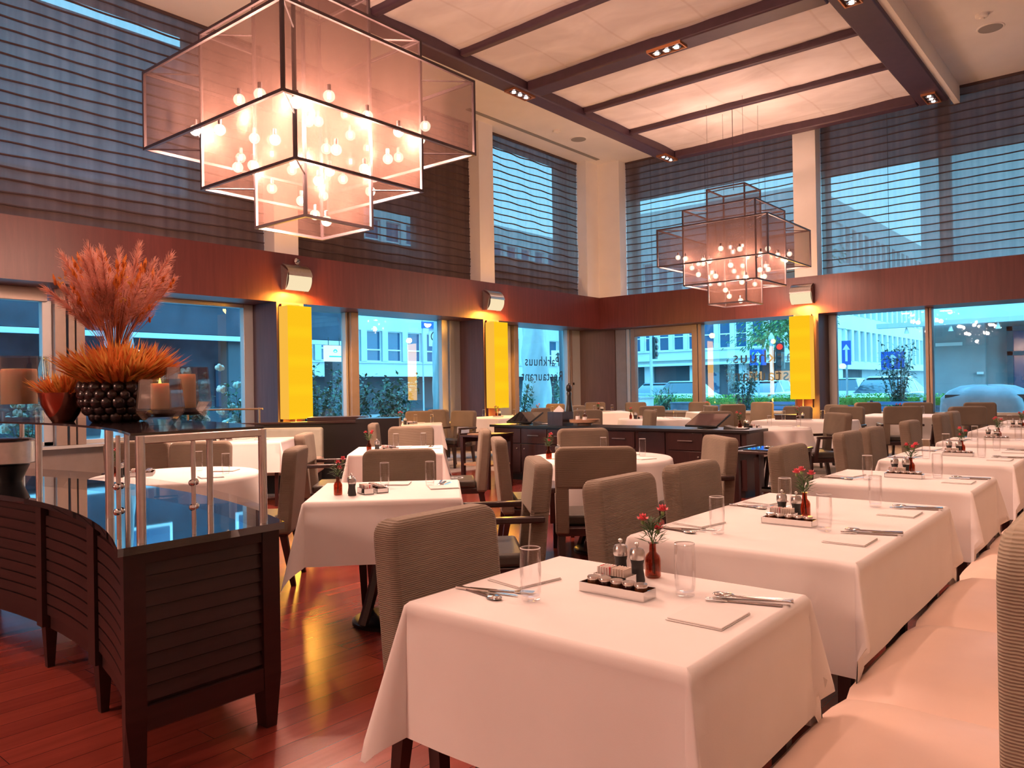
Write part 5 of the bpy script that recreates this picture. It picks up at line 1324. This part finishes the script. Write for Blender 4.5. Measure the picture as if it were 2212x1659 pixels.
def facade(o, name_wall, axis, c, a0, a1, z0, z1, pitch, ww, rows, wallmat, depth=.25, lower=None):
    """wall with one window part per opening; axis: the wall's normal axis, facing the viewer (negative side)"""
    def bx(mb, u0, u1, d0, d1, zz0, zz1):
        return mb.box(c+d0, c+d1, u0, u1, zz0, zz1) if axis == 'x' else mb.box(u0, u1, c+d0, c+d1, zz0, zz1)
    w = MB(); n = int((a1-a0)/pitch); zs = [z0]
    for (r0, r1) in rows: zs += [r0, r1]
    zs.append(z1)
    for k in range(0, len(zs)-1, 2): bx(w, a0, a1, 0, .6, zs[k], zs[k+1])
    for (r0, r1) in rows:
        for i in range(n+1):
            u = a0 + pitch*i; bx(w, max(a0, u-(pitch-ww)/2), min(a1, u+(pitch-ww)/2), -.06, .6, r0, r1)
        bx(w, a0, a1, -.1, 0, r0-.10, r0-.02)
    w.build(name_wall, wallmat, o, smooth=False)
    proto = None
    for (r0, r1) in rows:
        for i in range(n):
            u = a0+pitch*(i+.5); h = r1-r0
            if proto is None or abs(proto[1]-h) > .01:
                f = MB(); e = .05
                bx(f, -ww/2-c*0, -ww/2+e, .12, .2, 0, h) if 0 else None
                def fb(mb, u0, u1, d0, d1, q0, q1): return mb.box(d0, d1, u0, u1, q0, q1) if axis == 'x' else mb.box(u0, u1, d0, d1, q0, q1)
                fb(f, -ww/2, -ww/2+e, .1, .2, 0, h); fb(f, ww/2-e, ww/2, .1, .2, 0, h); fb(f, -ww/2, ww/2, .1, .2, 0, e); fb(f, -ww/2, ww/2, .1, .2, h-e, h); fb(f, -ww/2, ww/2, .1, .2, h*.36, h*.36+.07)
                fo = f.build('window', M['wframe'], o, smooth=False)
                p = MB(); fb(p, -ww/2+e, ww/2-e, .16, .19, e, h-e); p.build('pane', M['wglass'], fo, smooth=False); proto = (fo, h)
            else: fo = copy_tree(proto[0], o)
            fo.location = (c, u, r0) if axis == 'x' else (u, c, r0)
b = thing('office_building', (0, 0, 0), 0, 'long pale office building with rows of tall windows across the street', 'building')
facade(b, 'wall', 'x', 48, 16.72, 31.2, 2.75, 13.5, 1.12, .8, [(3.7, 6.2), (7.4, 9.9)], M['fac'])
MB().box(48.6, 60, 16.75, 31.2, 0, 13.4).build('ground_floor', M['facd'], b)
p = MB()
for i in range(5): p.box(48, 48.5, 16.8+3.5*i, 17.3+3.5*i, 0, 2.75)
p.build('pillars', M['fac'], b)
p = MB(); p.box(47.4, 48.2, 16.72, 31.2, 2.62, 2.78); p.box(47.7, 48.2, 16.72, 31.2, 3.0, 3.08); p.build('canopy', M['fac'], b)
for i, (y0, y1) in enumerate(((19.5, 20.6), (22.4, 23.2), (17.4, 18.6))): MB().box(48.5, 48.58, y0, y1, .5, 2.1).build('shop_window', M['yl'] if i != 1 else M['wglass'], b)
b2 = thing('finned_building', (0, 0, 0), 0, 'white building with deep vertical fins down the side street', 'building')
wl = MB(); wl.box(60.2, 90, 16.6, 22, 0, 13.4); wl.build('wall', M['facm'], b2)
f = MB()
for (z0, z1) in ((2.75, 4.9), (5.9, 8.4), (9.4, 11.9)):
    for i in range(22): f.box(54.0+1.5*i, 54.45+1.5*i, 15.9, 16.6, z0, z1)
f.build('fins', M['fac2'], b2, smooth=False)
f = MB()
for (z0, z1) in ((2.2, 2.75), (4.9, 5.9), (8.4, 9.4), (11.9, 13.4)): f.box(48.0, 90, 15.95, 16.62, z0, z1)
f.box(48, 54.0, 16.1, 16.62, 0, 13.4); f.build('bands', M['fac2'], b2, smooth=False)
for z0 in (3.2, 6.3):
    for x in (49.4, 51.6):
        wf = MB().box(x, x+1.2, 16.02, 16.1, z0, z0+1.9).build('window', M['wframe'], b2); MB().box(x+.1, x+1.1, 15.99, 16.05, z0+.1, z0+1.8).build('pane', M['wglass'], wf)
b3 = thing('rendered_building', (0, 0, 0), 0, 'blank blue grey rendered building with a dark glazed doorway', 'building')
w = MB(); w.box(26, 34, 3.78, 5.4, -.02, 3.0); w.box(26.25, 34, -8, 3.78, -.02, 3.0); w.build('wall', M['facm'], b3)
MB().box(26, 34, -8, 5.4, 3.0, 9.5).build('upper_wall', M['fac2'], b3)
MB().box(26.12, 26.2, -2.5, 3.2, .2, 2.78).build('shopfront', M['wglass'], b3)
d = MB()
for y in (-2.5, .2, 1.6, 3.1): d.box(26.0, 26.14, y, y+.14, 0, 2.85)
d.box(26.0, 26.14, -2.5, 3.24, 2.72, 2.85); d.box(26.0, 26.14, -2.5, 3.24, 2.02, 2.14); d.build('shopfront_frame', M['facd'], b3, smooth=False)
MB().box(26.06, 26.10, 1.9, 2.8, .55, 1.75).build('lit_panel', M['yl'], b3)
MB().box(25.93, 25.99, 4.35, 5.05, 2.36, 2.46).build('name_plate', M['white_sign'], b3)
MB().box(25.9, 26.0, 3.82, 3.98, 1.5, 1.57).build('door_bell', M['white_sign'], b3)
t = thing('awning_bar', (24.9, 0, 2.98), 0, 'long pale awning bar with small hanging lamps along the rendered building', 'awning')
MB().box(-.12, .12, -8, 6.4, -.06, .08).build('bar', M['fac2'], t)
for k in range(9):
    q = MB(); q.lathe([(.07, -.24), (.03, -.10), (.012, -.06)], 10, (0, 5.6-1.15*k, 0)); q.build('lamp', M['white_sign'], t)
MB().box(.12, 1.04, -8, 5.7, .0, .06).build('awning_sheet', M['fac2'], t)

# long-wall side street
b4 = thing('corner_building', (0, 0, 0), 0, 'light blue looking corner building with white window frames beyond the traffic light', 'building')
facade(b4, 'wall', 'y', 33, 22.5, 47, 2.25, 12, 1.5, 1.1, [(2.9, 4.6), (5.9, 7.7), (9.0, 10.8)], M['fac2'])
MB().box(22.6, 47, 33.6, 44, 0, 11.9).build('ground_floor', M['facd'], b4)
p = MB(); p.box(22.5, 47, 32.3, 33.6, 2.05, 2.3); p.build('canopy', M['fac'], b4)
b5 = thing('dark_arcade_building', (0, 0, 0), 0, 'dark building with a deep overhang across the street from the sofa', 'building')
MB().box(-14, 19, 24, 36, 3.25, 12.5).build('upper_wall', plain('slate_facade', (.045, .055, .075), .8, 0, .1, var=.35, vs=.8), b5)
MB().box(-14, 19.05, 23.85, 24.02, 3.06, 3.22).build('fascia', M['curtain'], b5)
MB().box(-14, 18.6, 27, 28, -.02, 3.25).build('back_wall', plain('recessed_wall', (.10, .13, .17), .9, 0, .1, var=.4, vs=.9), b5)
p = MB()
for x in (-9, -4.5, 0., 4.2, 8.6, 13.9, 18.2): p.box(x, x+.45, 24.1, 24.6, -.02, 3.25)
p.build('pillars', M['facd'], b5)
for i, (x0, x1, z0, z1, mk) in enumerate([(4.6, 7.6, 1.0, 2.5, 'curtain'), (9.2, 12.0, .9, 2.3, 'wglass'), (11.0, 13.4, 1.2, 2.2, 'curtain'), (15, 17.4, .8, 2.4, 'wglass')]):
    MB().box(x0, x1, 26.9, 27.02, z0, z1).build('shop_window', M[mk], b5)
w_ = MB()
for k in range(6):
    fo = MB().box(-6+4*k, -4.2+4*k, 23.93, 24.02, 4.4, 6.6).build('window', M['wframe'], b5); MB().box(-5.9+4*k, -4.3+4*k, 23.9, 23.98, 4.5, 6.5).build('pane', M['wglass'], fo)
t = thing('lit_sign', (17.9, 23.6, 2.72), 0, 'bright white lit box sign hanging under the dark overhang', 'sign')
MB().box(-.42, .42, -.08, .08, -.3, .3).build('light_box', M['sign_lit'], t); s = MB(); s.tube([(-.25, 0, .3), (-.25, 0, .6)], .015, 5).tube([(.25, 0, .3), (.25, 0, .6)], .015, 5); s.build('hanger', M['sig'], t)
sym = MB()
for k in range(12):
    a0, a1 = PI*k/12, PI*(k+1)/12
    sym.add([(r*math.cos(a), -.084, .06+r*math.sin(a)) for r, a in ((.05, a0), (.05, a1), (.10, a1), (.10, a0))], [(0, 1, 2, 3)])
sym.add([(-.07, -.084, .03), (.07, -.084, .03), (.07, -.084, .055), (-.07, -.084, .055)], [(0, 1, 2, 3)]); sym.add([(-.28, -.084, -.14), (.28, -.084, -.14), (.28, -.084, -.09), (-.28, -.084, -.09)], [(0, 1, 2, 3)])
sym.build('symbol', plain('green_symbol', (.05, .45, .30), .5), t, smooth=False)

# ------------------------------------------------------------------ plants
def leafcloud(mb, n, box, l, w, rs, shape='box', up=.4):
    for k in range(n):
        if shape == 'box': p = Vector((rs.uniform(-1, 1)*box[0], rs.uniform(-1, 1)*box[1], rs.uniform(0, 1)*box[2])); c = Vector((p.x*.2, p.y*.2, 0))
        else:
            v = Vector((rs.gauss(0, 1), rs.gauss(0, 1), rs.gauss(0, 1))).normalized()*rs.uniform(.55, 1)
            p = Vector((v.x*box[0], v.y*box[1], box[2]*(.5+.5*v.z))); c = Vector((0, 0, box[2]*.45))
        d = (p - c).normalized() + Vector((rs.uniform(-.7, .7), rs.uniform(-.7, .7), rs.uniform(-.2, up)))
        mb.leaf(p, d, l*rs.uniform(.7, 1.3), w*rs.uniform(.7, 1.3), rs.uniform(0, .5))
rs = random.Random(21)
HG = {}
def hedge_box(x, y, L_, label, first):
    t = thing('planter_hedge', (x, y, -.03), 0, label, 'hedge', 'planter boxes with clipped hedge on the terrace')
    MB().box(-.35, .35, -L_/2+.04, L_/2-.04, 0, .68).build('planter_box', M['planter'], t, bevel=.01); MB().box(-.38, .38, -L_/2+.02, L_/2-.02, .66, .71).build('rim', M['planter'], t)
    mb = MB(); leafcloud(mb, 1500, (.40, L_/2, .34), .075, .022, rs); q = mb.build('hedge', M['hedge'], t, smooth=False); q.location = (0, 0, .66)
    MB().box(-.30, .30, -L_/2+.06, L_/2-.06, .70, .92).build('hedge_core', M['hedge'], t)
    return t
for i, (y, lb) in enumerate([(12.6, 'hedge planter by the pale tub seen next to the corner post'), (10.4, 'hedge planter behind the window sash'), (8.2, 'hedge planter beside the big potted shrub'), (6.0, 'hedge planter behind the end wall lantern'), (3.8, 'hedge planter in front of the white car'), (1.6, 'hedge planter beside the covered grill')]):
    if i == 0: h0 = hedge_box(23.3, y, 2.1, lb, True)
    else:
        o = copy_tree(h0); o.location = (23.3, y, -.03); o['label'] = lb
def shrub(x, y, h, r, mk, label, nm='potted_shrub', n=620, seed=1, l=.12, w=.03, pot=True, group=None, white=0):
    rs = random.Random(seed); t = thing(nm, (x, y, -.03), 0, label, 'shrub', group)
    if pot: MB().lathe([(.22, 0), (.30, .42), (.32, .45), (.28, .45)], 18).build('pot', M['planter'], t)
    b0 = .4 if pot else 0
    st = MB(); lf = MB()
    for k in range(16):
        a = rs.uniform(0, 2*PI); rr = r*math.sqrt(rs.random()); top = Vector((rr*math.cos(a), rr*math.sin(a), h*rs.uniform(.6, 1.)))
        P = [Vector((.03*math.cos(a), .03*math.sin(a), b0)), Vector((top.x*.5, top.y*.5, b0+(top.z-b0)*.5)), top]; st.tube(P, .012, 4, .004)
        for q in range(n//16):
            s = rs.uniform(.15, 1.); c = P[0].lerp(P[1], s*2) if s < .5 else P[1].lerp(P[2], s*2-1)
            v = Vector((rs.gauss(0, 1), rs.gauss(0, 1), rs.gauss(.3, .8))).normalized(); lf.leaf(c + v*rs.uniform(0, .14), v, l*rs.uniform(.7, 1.3), w, rs.uniform(0, .4))
    st.build('stems', M['bark'], t); lf.build('foliage', M[mk], t, smooth=False)
    if white:
        hd = MB()
        for k in range(white):
            a = rs.uniform(0, 2*PI); rr = r*rs.uniform(.3, 1.05); c = Vector((rr*math.cos(a), rr*math.sin(a), h*rs.uniform(.35, 1.03)))
            for q in range(7): hd.ball(c + Vector((rs.uniform(-.06, .06), rs.uniform(-.06, .06), rs.uniform(-.03, .05))), .045, 6, 5)
        hd.build('flower_heads', M['hyd'], t)
    return t
shrub(21.6, 9.25, 2.25, .50, 'shrub', 'dark glossy shrub in a pot before the parked cars', n=700, seed=2)
shrub(21.8, 5.12, 2.55, .46, 'shrub', 'tall potted shrub with two thin tips before the white car', n=760, seed=3)
shrub(21.95, 12.05, 1.25, .42, 'bush', 'feathery dark plant hanging over the planter near the corner post', n=500, seed=4, l=.22, w=.015)
gb = 'leafy bushes along the long window wall'
shrub(9.35, 13.0, 1.9, .62, 'bush', 'leafy bush beside the lantern of the sofa pillar', 'leafy_bush', 1300, 5, .10, .035, False, gb)
shrub(10.6, 13.5, 1.75, .60, 'bush', 'leafy bush behind the window mullion of the street window', 'leafy_bush', 1200, 6, .10, .035, False, gb)
shrub(11.9, 13.35, 1.65, .60, 'bush', 'dense leafy bush below the traffic light', 'leafy_bush', 1500, 7, .11, .04, False, gb)
shrub(11.1, 12.4, 1.0, .40, 'bush', 'low straggly bush in the middle of the street window', 'leafy_bush', 600, 8, .10, .03, False, gb)
shrub(16.3, 13.4, 1.75, .50, 'bush', 'leafy bush seen left of the tarp wrapped column'.replace('left of', 'just before'), 'leafy_bush', 800, 9, .10, .035, False, gb)
shrub(19.3, 13.9, 1.75, .60, 'bush', 'leafy bush behind the grey lamp post at the corner window', 'leafy_bush', 900, 10, .10, .035, False, gb)
gh = 'white flowering hydrangeas by the window'
shrub(6.9, 13.3, 1.8, .55, 'bush', 'white hydrangea bush in the window behind the lit candle', 'hydrangea', 700, 11, .10, .035, False, gh, 26)
shrub(8.2, 13.6, 1.7, .5, 'bush', 'white hydrangea bush beside the sofa pillar reveal', 'hydrangea', 600, 12, .10, .035, False, gh, 22)
shrub(4.3, 13.3, 1.3, .65, 'bush', 'white hydrangea bush low behind the window posts', 'hydrangea', 700, 13, .10, .035, False, gh, 28)
shrub(2.9, 13.2, 1.3, .6, 'bush', 'white hydrangea bush behind the thick unlit candle', 'hydrangea', 700, 14, .10, .035, False, gh, 26)
t = thing('street_tree', (29.6, 11.0, -.03), 0, 'green street tree with branches hanging into the end wall window', 'tree')
MB().tube([(.6, -1.2, 0), (.5, -1.1, 2.), (.2, -.6, 4.2), (0, 0, 6)], .16, 8, .08).build('trunk', M['bark'], t)
mb = MB()
for cl in range(26):
    a = rs.uniform(0, 2*PI); r = rs.uniform(0, 2.2); c = Vector((r*math.cos(a), r*math.sin(a)*.8, rs.uniform(2.7, 6.5)))
    for k in range(150):
        v = Vector((rs.gauss(0, .45), rs.gauss(0, .45), rs.gauss(0, .25))); mb.leaf(c+v, v+Vector((0, 0, -.1)), .17, .05, .4)
mb.build('crown', M['tree'], t, smooth=False)

# ------------------------------------------------------------------ covered things, posts, signals
t = thing('covered_grill', (19.8, 2.85, -.03), 0, 'big blue grey tarpaulin draped over a garden grill outside the end window', 'grill cover')
mb = MB(); n = 40; prof = [(1.02, 0), (.98, .35), (.93, .75), (.90, .95), (.72, 1.12), (.50, 1.22), (.25, 1.25), (.0, 1.25)]
for r, z in prof:
    for k in range(n):
        a = 2*PI*k/n; s = 1+.05*math.sin(5*a+z*3)+.03*math.sin(9*a)*(1.3-z)
        cx = math.copysign(abs(math.cos(a))**.6, math.cos(a))*.62; sy = math.copysign(abs(math.sin(a))**.6, math.sin(a))
        mb.v.append((r*s*cx, r*s*sy, max(0, z+.02*math.sin(7*a))))
for i in range(len(prof)-1):
    for k in range(n): mb.f.append((i*n+k, i*n+(k+1) % n, (i+1)*n+(k+1) % n, (i+1)*n+k)); mb.m.append(0)
mb.build('tarpaulin', M['tarp'], t, ang=70)
MB().box(-.45, .45, -.75, .75, 0, 1.05).build('grill_body', M['sig'], t)
def wrapped(x, y, h, r, label, seed):
    rs = random.Random(seed); t = thing('wrapped_parasol', (x, y, -.03), 0, label, 'parasol', 'closed parasols wrapped in pale tarp'); mb = MB(); n = 28; m = 16
    for j in range(m+1):
        z = h*j/m
        for k in range(n):
            a = 2*PI*k/n; rr = r*(1-.35*(j/m)) * (1+.10*math.sin(3*a+z*2.5+seed)+.06*math.sin(7*a-z*4)+rs.uniform(-.03, .03))
            mb.v.append((rr*math.cos(a), rr*math.sin(a), z+.08))
    for j in range(m):
        for k in range(n): mb.f.append((j*n+k, j*n+(k+1) % n, (j+1)*n+(k+1) % n, (j+1)*n+k)); mb.m.append(0)
    mb.build('cover', M['white_tarp'], t, ang=60); MB().lathe([(.30, 0), (.30, .08), (.06, .1)], 20).build('foot', M['planter'], t)
    MB().tube([(0, 0, 0), (0, 0, h+.15)], .03, 8).build('mast', M['pole'], t)
wrapped(17.35, 13.6, 3.4, .46, 'closed parasol wrapped in crumpled pale tarp in the corner street window', 1)
wrapped(12.75, 12.75, 3.3, .26, 'slim wrapped parasol at the edge of the street window beside the pillar', 2)
wrapped(6.1, 14.3, 3.2, .30, 'slim wrapped parasol seen behind the dried bouquet', 4)
t = thing('grey_lamp_post', (18.2, 13.3, -.03), 0, 'grey lamp post beside the wrapped parasol in the corner window', 'post'); MB().tube([(0, 0, 0), (0, 0, 5)], .06, 10).build('post', plain('steel_grey_post', (.10, .16, .19), .5), t); MB().lathe([(.11, 0), (.11, .1), (.06, .12)], 12).build('foot', M['planter'], t)
def signal(x, y, rz, h, label, on_=True, plate=None):
    t = thing('traffic_light', (x, y, -.03), rz, label, 'traffic light', 'traffic lights on the street')
    MB().tube([(0, 0, 0), (0, 0, h+.3)], .06, 10).build('pole', M['pole'], t); MB().lathe([(.10, h+.25), (.10, h+.35), (.02, h+.5)], 10).build('cap', M['pole'], t)
    b = MB().box(-.14, .10, -.42, -.14, h-.75, h+.15).build('signal_head', M['sig'], t, bevel=.01)
    for k, c in enumerate((M['red_on'] if on_ else M['sig'], M['sig'], M['sig'])):
        l = MB(); l.lathe([(.001, 0), (.09, 0), (.10, .03), (.09, .06)], 12); o = l.build('lens', c, b); o.location = (-.14, -.28, h+.0-.28*k); o.rotation_euler = (0, -PI/2, 0)
    if plate:
        o = MB().box(-.03, 0, -.26, .26, h+.35, h+1.0).build('sign_plate', M['white_sign'], t)
        rg = MB()
        for k in range(20):
            a0, a1 = 2*PI*k/20, 2*PI*(k+1)/20
            rg.add([(-.034, r*math.cos(a), h+.70+r*math.sin(a)) for r, a in ((.16, a0), (.16, a1), (.20, a1), (.20, a0))], [(0, 1, 2, 3)])
        rg.add([(-.034, -.13, h+.84), (-.034, -.16, h+.80), (-.034, .13, h+.56), (-.034, .16, h+.60)], [(0, 1, 2, 3)])
        rg.build('turn_ban_symbol', M['sig'], o, smooth=False)
    return t
signal(19.6, 19.9, R(60), 2.55, 'traffic light showing red under a round sign in the street window', True, True)
signal(19.95, 20.3, R(100), 2.2, 'second signal head on a pole close to the round sign', True)
signal(26.0, 10.08, R(15), 2.6, 'traffic light showing red behind the hanging tree branches', True)
signal(28.0, 15.9, R(100), 3.2, 'tall pale traffic light seen from its side next to the corner post', False)
t = thing('street_name_sign', (19.5, 19.8, 3.5), R(-20), 'blue street name plate above the round sign', 'sign'); MB().box(-.55, .55, -.02, .02, 0, .24).build('plate', M['blue_sign'], t); MB().tube([(-.5, .03, -3.53), (-.5, .03, .3)], .03, 8).build('post', M['pole'], t)
def sign(x, y, h, rz, mk, label, sz=(.3, .3)):
    t = thing('road_sign', (x, y, -.03), rz, label, 'sign', 'road signs outside'); MB().tube([(0, 0, 0), (0, 0, h)], .035, 8).build('post', M['pole'], t)
    p = MB().box(-.05, -.035, -sz[0], sz[0], h-2*sz[1], h).build('plate', M[mk], t)
    a = MB(); a.box(-.054, -.05, -.04, .04, h-1.7*sz[1], h-.7*sz[1]); a.hexa([(-.054, -.13, h-.75*sz[1]), (-.05, -.13, h-.75*sz[1]), (-.05, .13, h-.75*sz[1]), (-.054, .13, h-.75*sz[1])], [(-.054, -.005, h-.3*sz[1]), (-.05, -.005, h-.3*sz[1]), (-.05, .005, h-.3*sz[1]), (-.054, .005, h-.3*sz[1])]); a.build('symbol', M['white_sign'] if mk == 'blue_sign' else M['sig'], p)
sign(28.2, 11.45, 2.65, R(10), 'blue_sign', 'blue road sign with a white arrow below the tree'); sign(30, 8.8, 2.9, R(10), 'blue_sign', 'narrow blue road sign before the finned building', (.16, .45)); sign(27.6, 6.64, 2.35, R(10), 'blue_sign', 'blue sign half hidden by the tall potted shrub', (.35, .3))
sign(27.1, 20.0, 2.95, R(55), 'white_sign', 'white road sign behind the grey lamp post', (.3, .28))
t = thing('street_lamp', (29.5, 9.0, -.03), 0, 'street lamp post with two pale heads before the finned building', 'lamp'); MB().tube([(0, 0, 0), (0, 0, 1.9)], .05, 8).build('post', M['pole'], t)
for s in (-1, 1): MB().ball((0, .2*s, 1.95), .13, 10, 7, (1, 1, .8)).build('lamp_head', M['sign_lit'], t)
t = thing('pale_tub', (20.6, 12.3, -.03), 0, 'pale grey square tub on the terrace by the corner post', 'tub'); MB().box(-.4, .4, -.45, .45, 0, 1.0).build('box', M['white_tarp'], t, bevel=.02); MB().box(-.42, .42, -.47, .47, .96, 1.02).build('rim', M['pole'], t)
t = thing('blue_barrel', (21.2, 11.0, -.03), 0, 'blue grey barrel planter under the hedge behind the window sash', 'barrel'); MB().lathe([(.30, 0), (.36, .4), (.34, .78), (.36, .8), (.36, .84), (.30, .84)], 22).build('barrel', M['planter'], t)
for i, y in enumerate((7.4, 4.85)):
    t = thing('terrace_bench', (20.3, y, -.03), 0, ('blue slatted terrace bench behind the small wall table', 'blue slatted terrace bench beside the end wall lantern pillar')[i], 'bench', 'slatted terrace benches'); s = MB()
    for k in range(4): s.box(-.2+.11*k, -.11+.11*k, -.7, .7, .44, .47)
    for k in range(3): s.box(.24, .27, -.7, .7, .55+.12*k, .63+.12*k)
    s.build('slats', plain('blue_bench_slat', (.12, .28, .50), .5), t); l = MB()
    for yy in (-.6, .6): l.box(-.2, .26, yy-.03, yy+.03, 0, .44); l.box(.22, .27, yy-.03, yy+.03, .44, .90)
    l.build('frame', M['sig'], t)

# ------------------------------------------------------------------ parked cars
M['tyre'] = plain('tyre', (.02, .02, .02), .8); M['carglass'] = plain('car_glass', (.03, .05, .07), .08, 0, .9); M['tail'] = plain('tail_light', (.55, .03, .04), .25)
def car(x, y, rz, col, label, L_=4.5, h=1.45, wagon=False):
    t = thing('parked_car', (x, y, 0), rz, label, 'car', 'parked cars across the terrace hedge'); w = .9
    m = plain('car_paint', col, .18, .3, .7)
    k = L_/4.5
    low = [(-2.2, .35), (-2.22, .75), (-2.1, .92), (-.2, .96), (.95, .93), (2.0, .78), (2.2, .62), (2.22, .32)]
    n = len(low); P = [(a*k, z) for a, z in low]; mb = MB()
    mb.add([(a, -w, z) for a, z in P]+[(a, w, z) for a, z in P], [tuple(range(n)), tuple(range(2*n-1, n-1, -1))]+[(i, (i+1) % n, n+(i+1) % n, n+i) for i in range(n)])
    mb.build('body', m, t, bevel=.06, seg=3)
    cab = [(-2.08, .92), (-1.75, h-.06), (-1.2, h), (-.1, h), (.95, .93)] if wagon else [(-1.75, .92), (-1.15, h-.07), (-.7, h), (-.05, h-.01), (.95, .93)]
    n = len(cab); P = [(a*k, z) for a, z in cab]; tw = lambda z: w-.04-(z-.9)*.42
    mb = MB(); mb.add([(a, -tw(z), z) for a, z in P]+[(a, tw(z), z) for a, z in P], [tuple(range(n)), tuple(range(2*n-1, n-1, -1))]+[(i, (i+1) % n, n+(i+1) % n, n+i) for i in range(n-1)])
    mb.build('glasshouse', M['carglass'], t, bevel=.03)
    rf = MB(); a0, a1 = P[1][0], P[3][0]; rf.hexa([(a0, -tw(h)-.01, h-.03), (a1+.1, -tw(h)-.01, h-.03), (a1+.1, tw(h)+.01, h-.03), (a0, tw(h)+.01, h-.03)], [(a0+.15, -tw(h)+.08, h+.03), (a1, -tw(h)+.08, h+.03), (a1, tw(h)-.08, h+.03), (a0+.15, tw(h)-.08, h+.03)]); rf.build('roof', m, t, bevel=.02)
    pl = MB()
    for s in (-1, 1):
        for a in (P[1][0]*.5+P[2][0]*.5, -.1*k): pl.hexa([(a-.05, s*tw(.93)-.012, .92), (a+.05, s*tw(.93)-.012, .92), (a+.05, s*tw(.93)+.012, .92), (a-.05, s*tw(.93)+.012, .92)], [(a-.03, s*tw(h)-.012, h-.02), (a+.03, s*tw(h)-.012, h-.02), (a+.03, s*tw(h)+.012, h-.02), (a-.03, s*tw(h)+.012, h-.02)])
    pl.build('window_pillars', m, t)
    for s in (-1, 1):
        MB().box(-2.25*k, -2.0*k, s*.84-.12, s*.84+.07, .70, .86).build('tail_lamp', M['tail'], t, bevel=.02)
        for a in (-1.35*k, 1.4*k):
            q = MB(); q.lathe([(.2, -.11), (.32, -.10), (.33, .10), (.2, .11)], 20); o = q.build('wheel', M['tyre'], t); o.rotation_euler = (PI/2, 0, 0); o.location = (a, s*.80, .33)
car(35, 17.6, R(8), (.45, .50, .52), 'silver estate car parked behind the corner window sash', 4.6, 1.48, True)
car(37.5, 20.6, R(4), (.16, .20, .24), 'dark car parked next to the silver estate car', 4.4, 1.42)
car(35, 13.4, R(-6), (.55, .58, .60), 'pale saloon car parked behind the potted shrub', 4.6, 1.44)
car(40.5, 11.6, R(0), (.35, .40, .45), 'grey car parked beyond the pale saloon', 4.4, 1.5, True)
car(31.0, 7.4, R(-4), (.72, .74, .75), 'large white saloon car behind the tall potted shrub', 4.8, 1.5)
car(36.2, 9.1, R(6), (.05, .07, .09), 'black car behind the end wall lantern', 4.4, 1.42)
t = thing('parked_scooter', (33.0, 9.0, -.02), R(30), 'dark scooter parked between the black car and the white saloon', 'scooter')
MB().hexa([(-.7, -.14, .45), (.2, -.14, .35), (.2, .14, .35), (-.7, .14, .45)], [(-.75, -.12, .85), (.1, -.12, .78), (.1, .12, .78), (-.75, .12, .85)]).build('body', M['sig'], t, bevel=.03)
MB().tube([(.55, 0, .35), (.35, 0, 1.05), (.25, 0, 1.12)], .05, 8).build('steering_column', M['sig'], t); MB().tube([(.28, -.3, 1.1), (.3, 0, 1.08), (.28, .3, 1.1)], .02, 6).build('handlebar', M['pole'], t)
for a in (-.5, .6):
    q = MB(); q.lathe([(.12, -.05), (.24, -.045), (.24, .045), (.12, .05)], 18); o = q.build('wheel', M['tyre'], t); o.rotation_euler = (PI/2, 0, 0); o.location = (a, 0, .25)
# ------------------------------------------------------------------ dusk sky, view settings
wd = bpy.data.worlds.new('dusk_sky'); S.world = wd; wd.use_nodes = True; nt = wd.node_tree; nt.nodes.clear()
bgn = nt.nodes.new('ShaderNodeBackground'); tc = nt.nodes.new('ShaderNodeTexCoord'); sp = nt.nodes.new('ShaderNodeSeparateXYZ')
nt.links.new(tc.outputs['Generated'], sp.inputs[0])
mr = nt.nodes.new('ShaderNodeMapRange'); mr.inputs[1].default_value = -.1; mr.inputs[2].default_value = .8; nt.links.new(sp.outputs[2], mr.inputs[0])
nt.links.new(ramp(nt, mr.outputs[0], [(0, (.27, .74, .95)), (1, (.13, .55, .95))]), bgn.inputs[0]); bgn.inputs[1].default_value = 6.0
ow = nt.nodes.new('ShaderNodeOutputWorld'); nt.links.new(bgn.outputs[0], ow.inputs[0])
# prototypes that were never placed are not part of the room
for o in list(bpy.data.objects):
    if o.parent is None and o.type in ('EMPTY', 'MESH') and not o.get('label') and not o.get('kind') and o.name.split('.')[0] in ('tumbler', 'bud_vase', 'table_mill', 'jam_tray', 'jam_jar', 'sugar_box', 'napkin', 'fork', 'knife', 'spoon', 'sugar_sachets', 'dining_chair', 'dining_armchair'):
        for c in list(o.children_recursive): bpy.data.objects.remove(c)
        bpy.data.objects.remove(o)
for o in bpy.data.objects:
    if '_used' in o: del o['_used']
v = S.view_settings
v.view_transform = 'Standard'; v.look = 'None'; v.gamma = 1; v.use_curve_mapping = False; v.exposure = 0.25
cy = S.cycles
cy.max_bounces = 10; cy.diffuse_bounces = 4; cy.glossy_bounces = 4; cy.transmission_bounces = 6; cy.transparent_max_bounces = 24
cy.sample_clamp_indirect = 4.0; cy.sample_clamp_direct = 0; cy.caustics_reflective = False; cy.caustics_refractive = False
cy.use_denoising = True
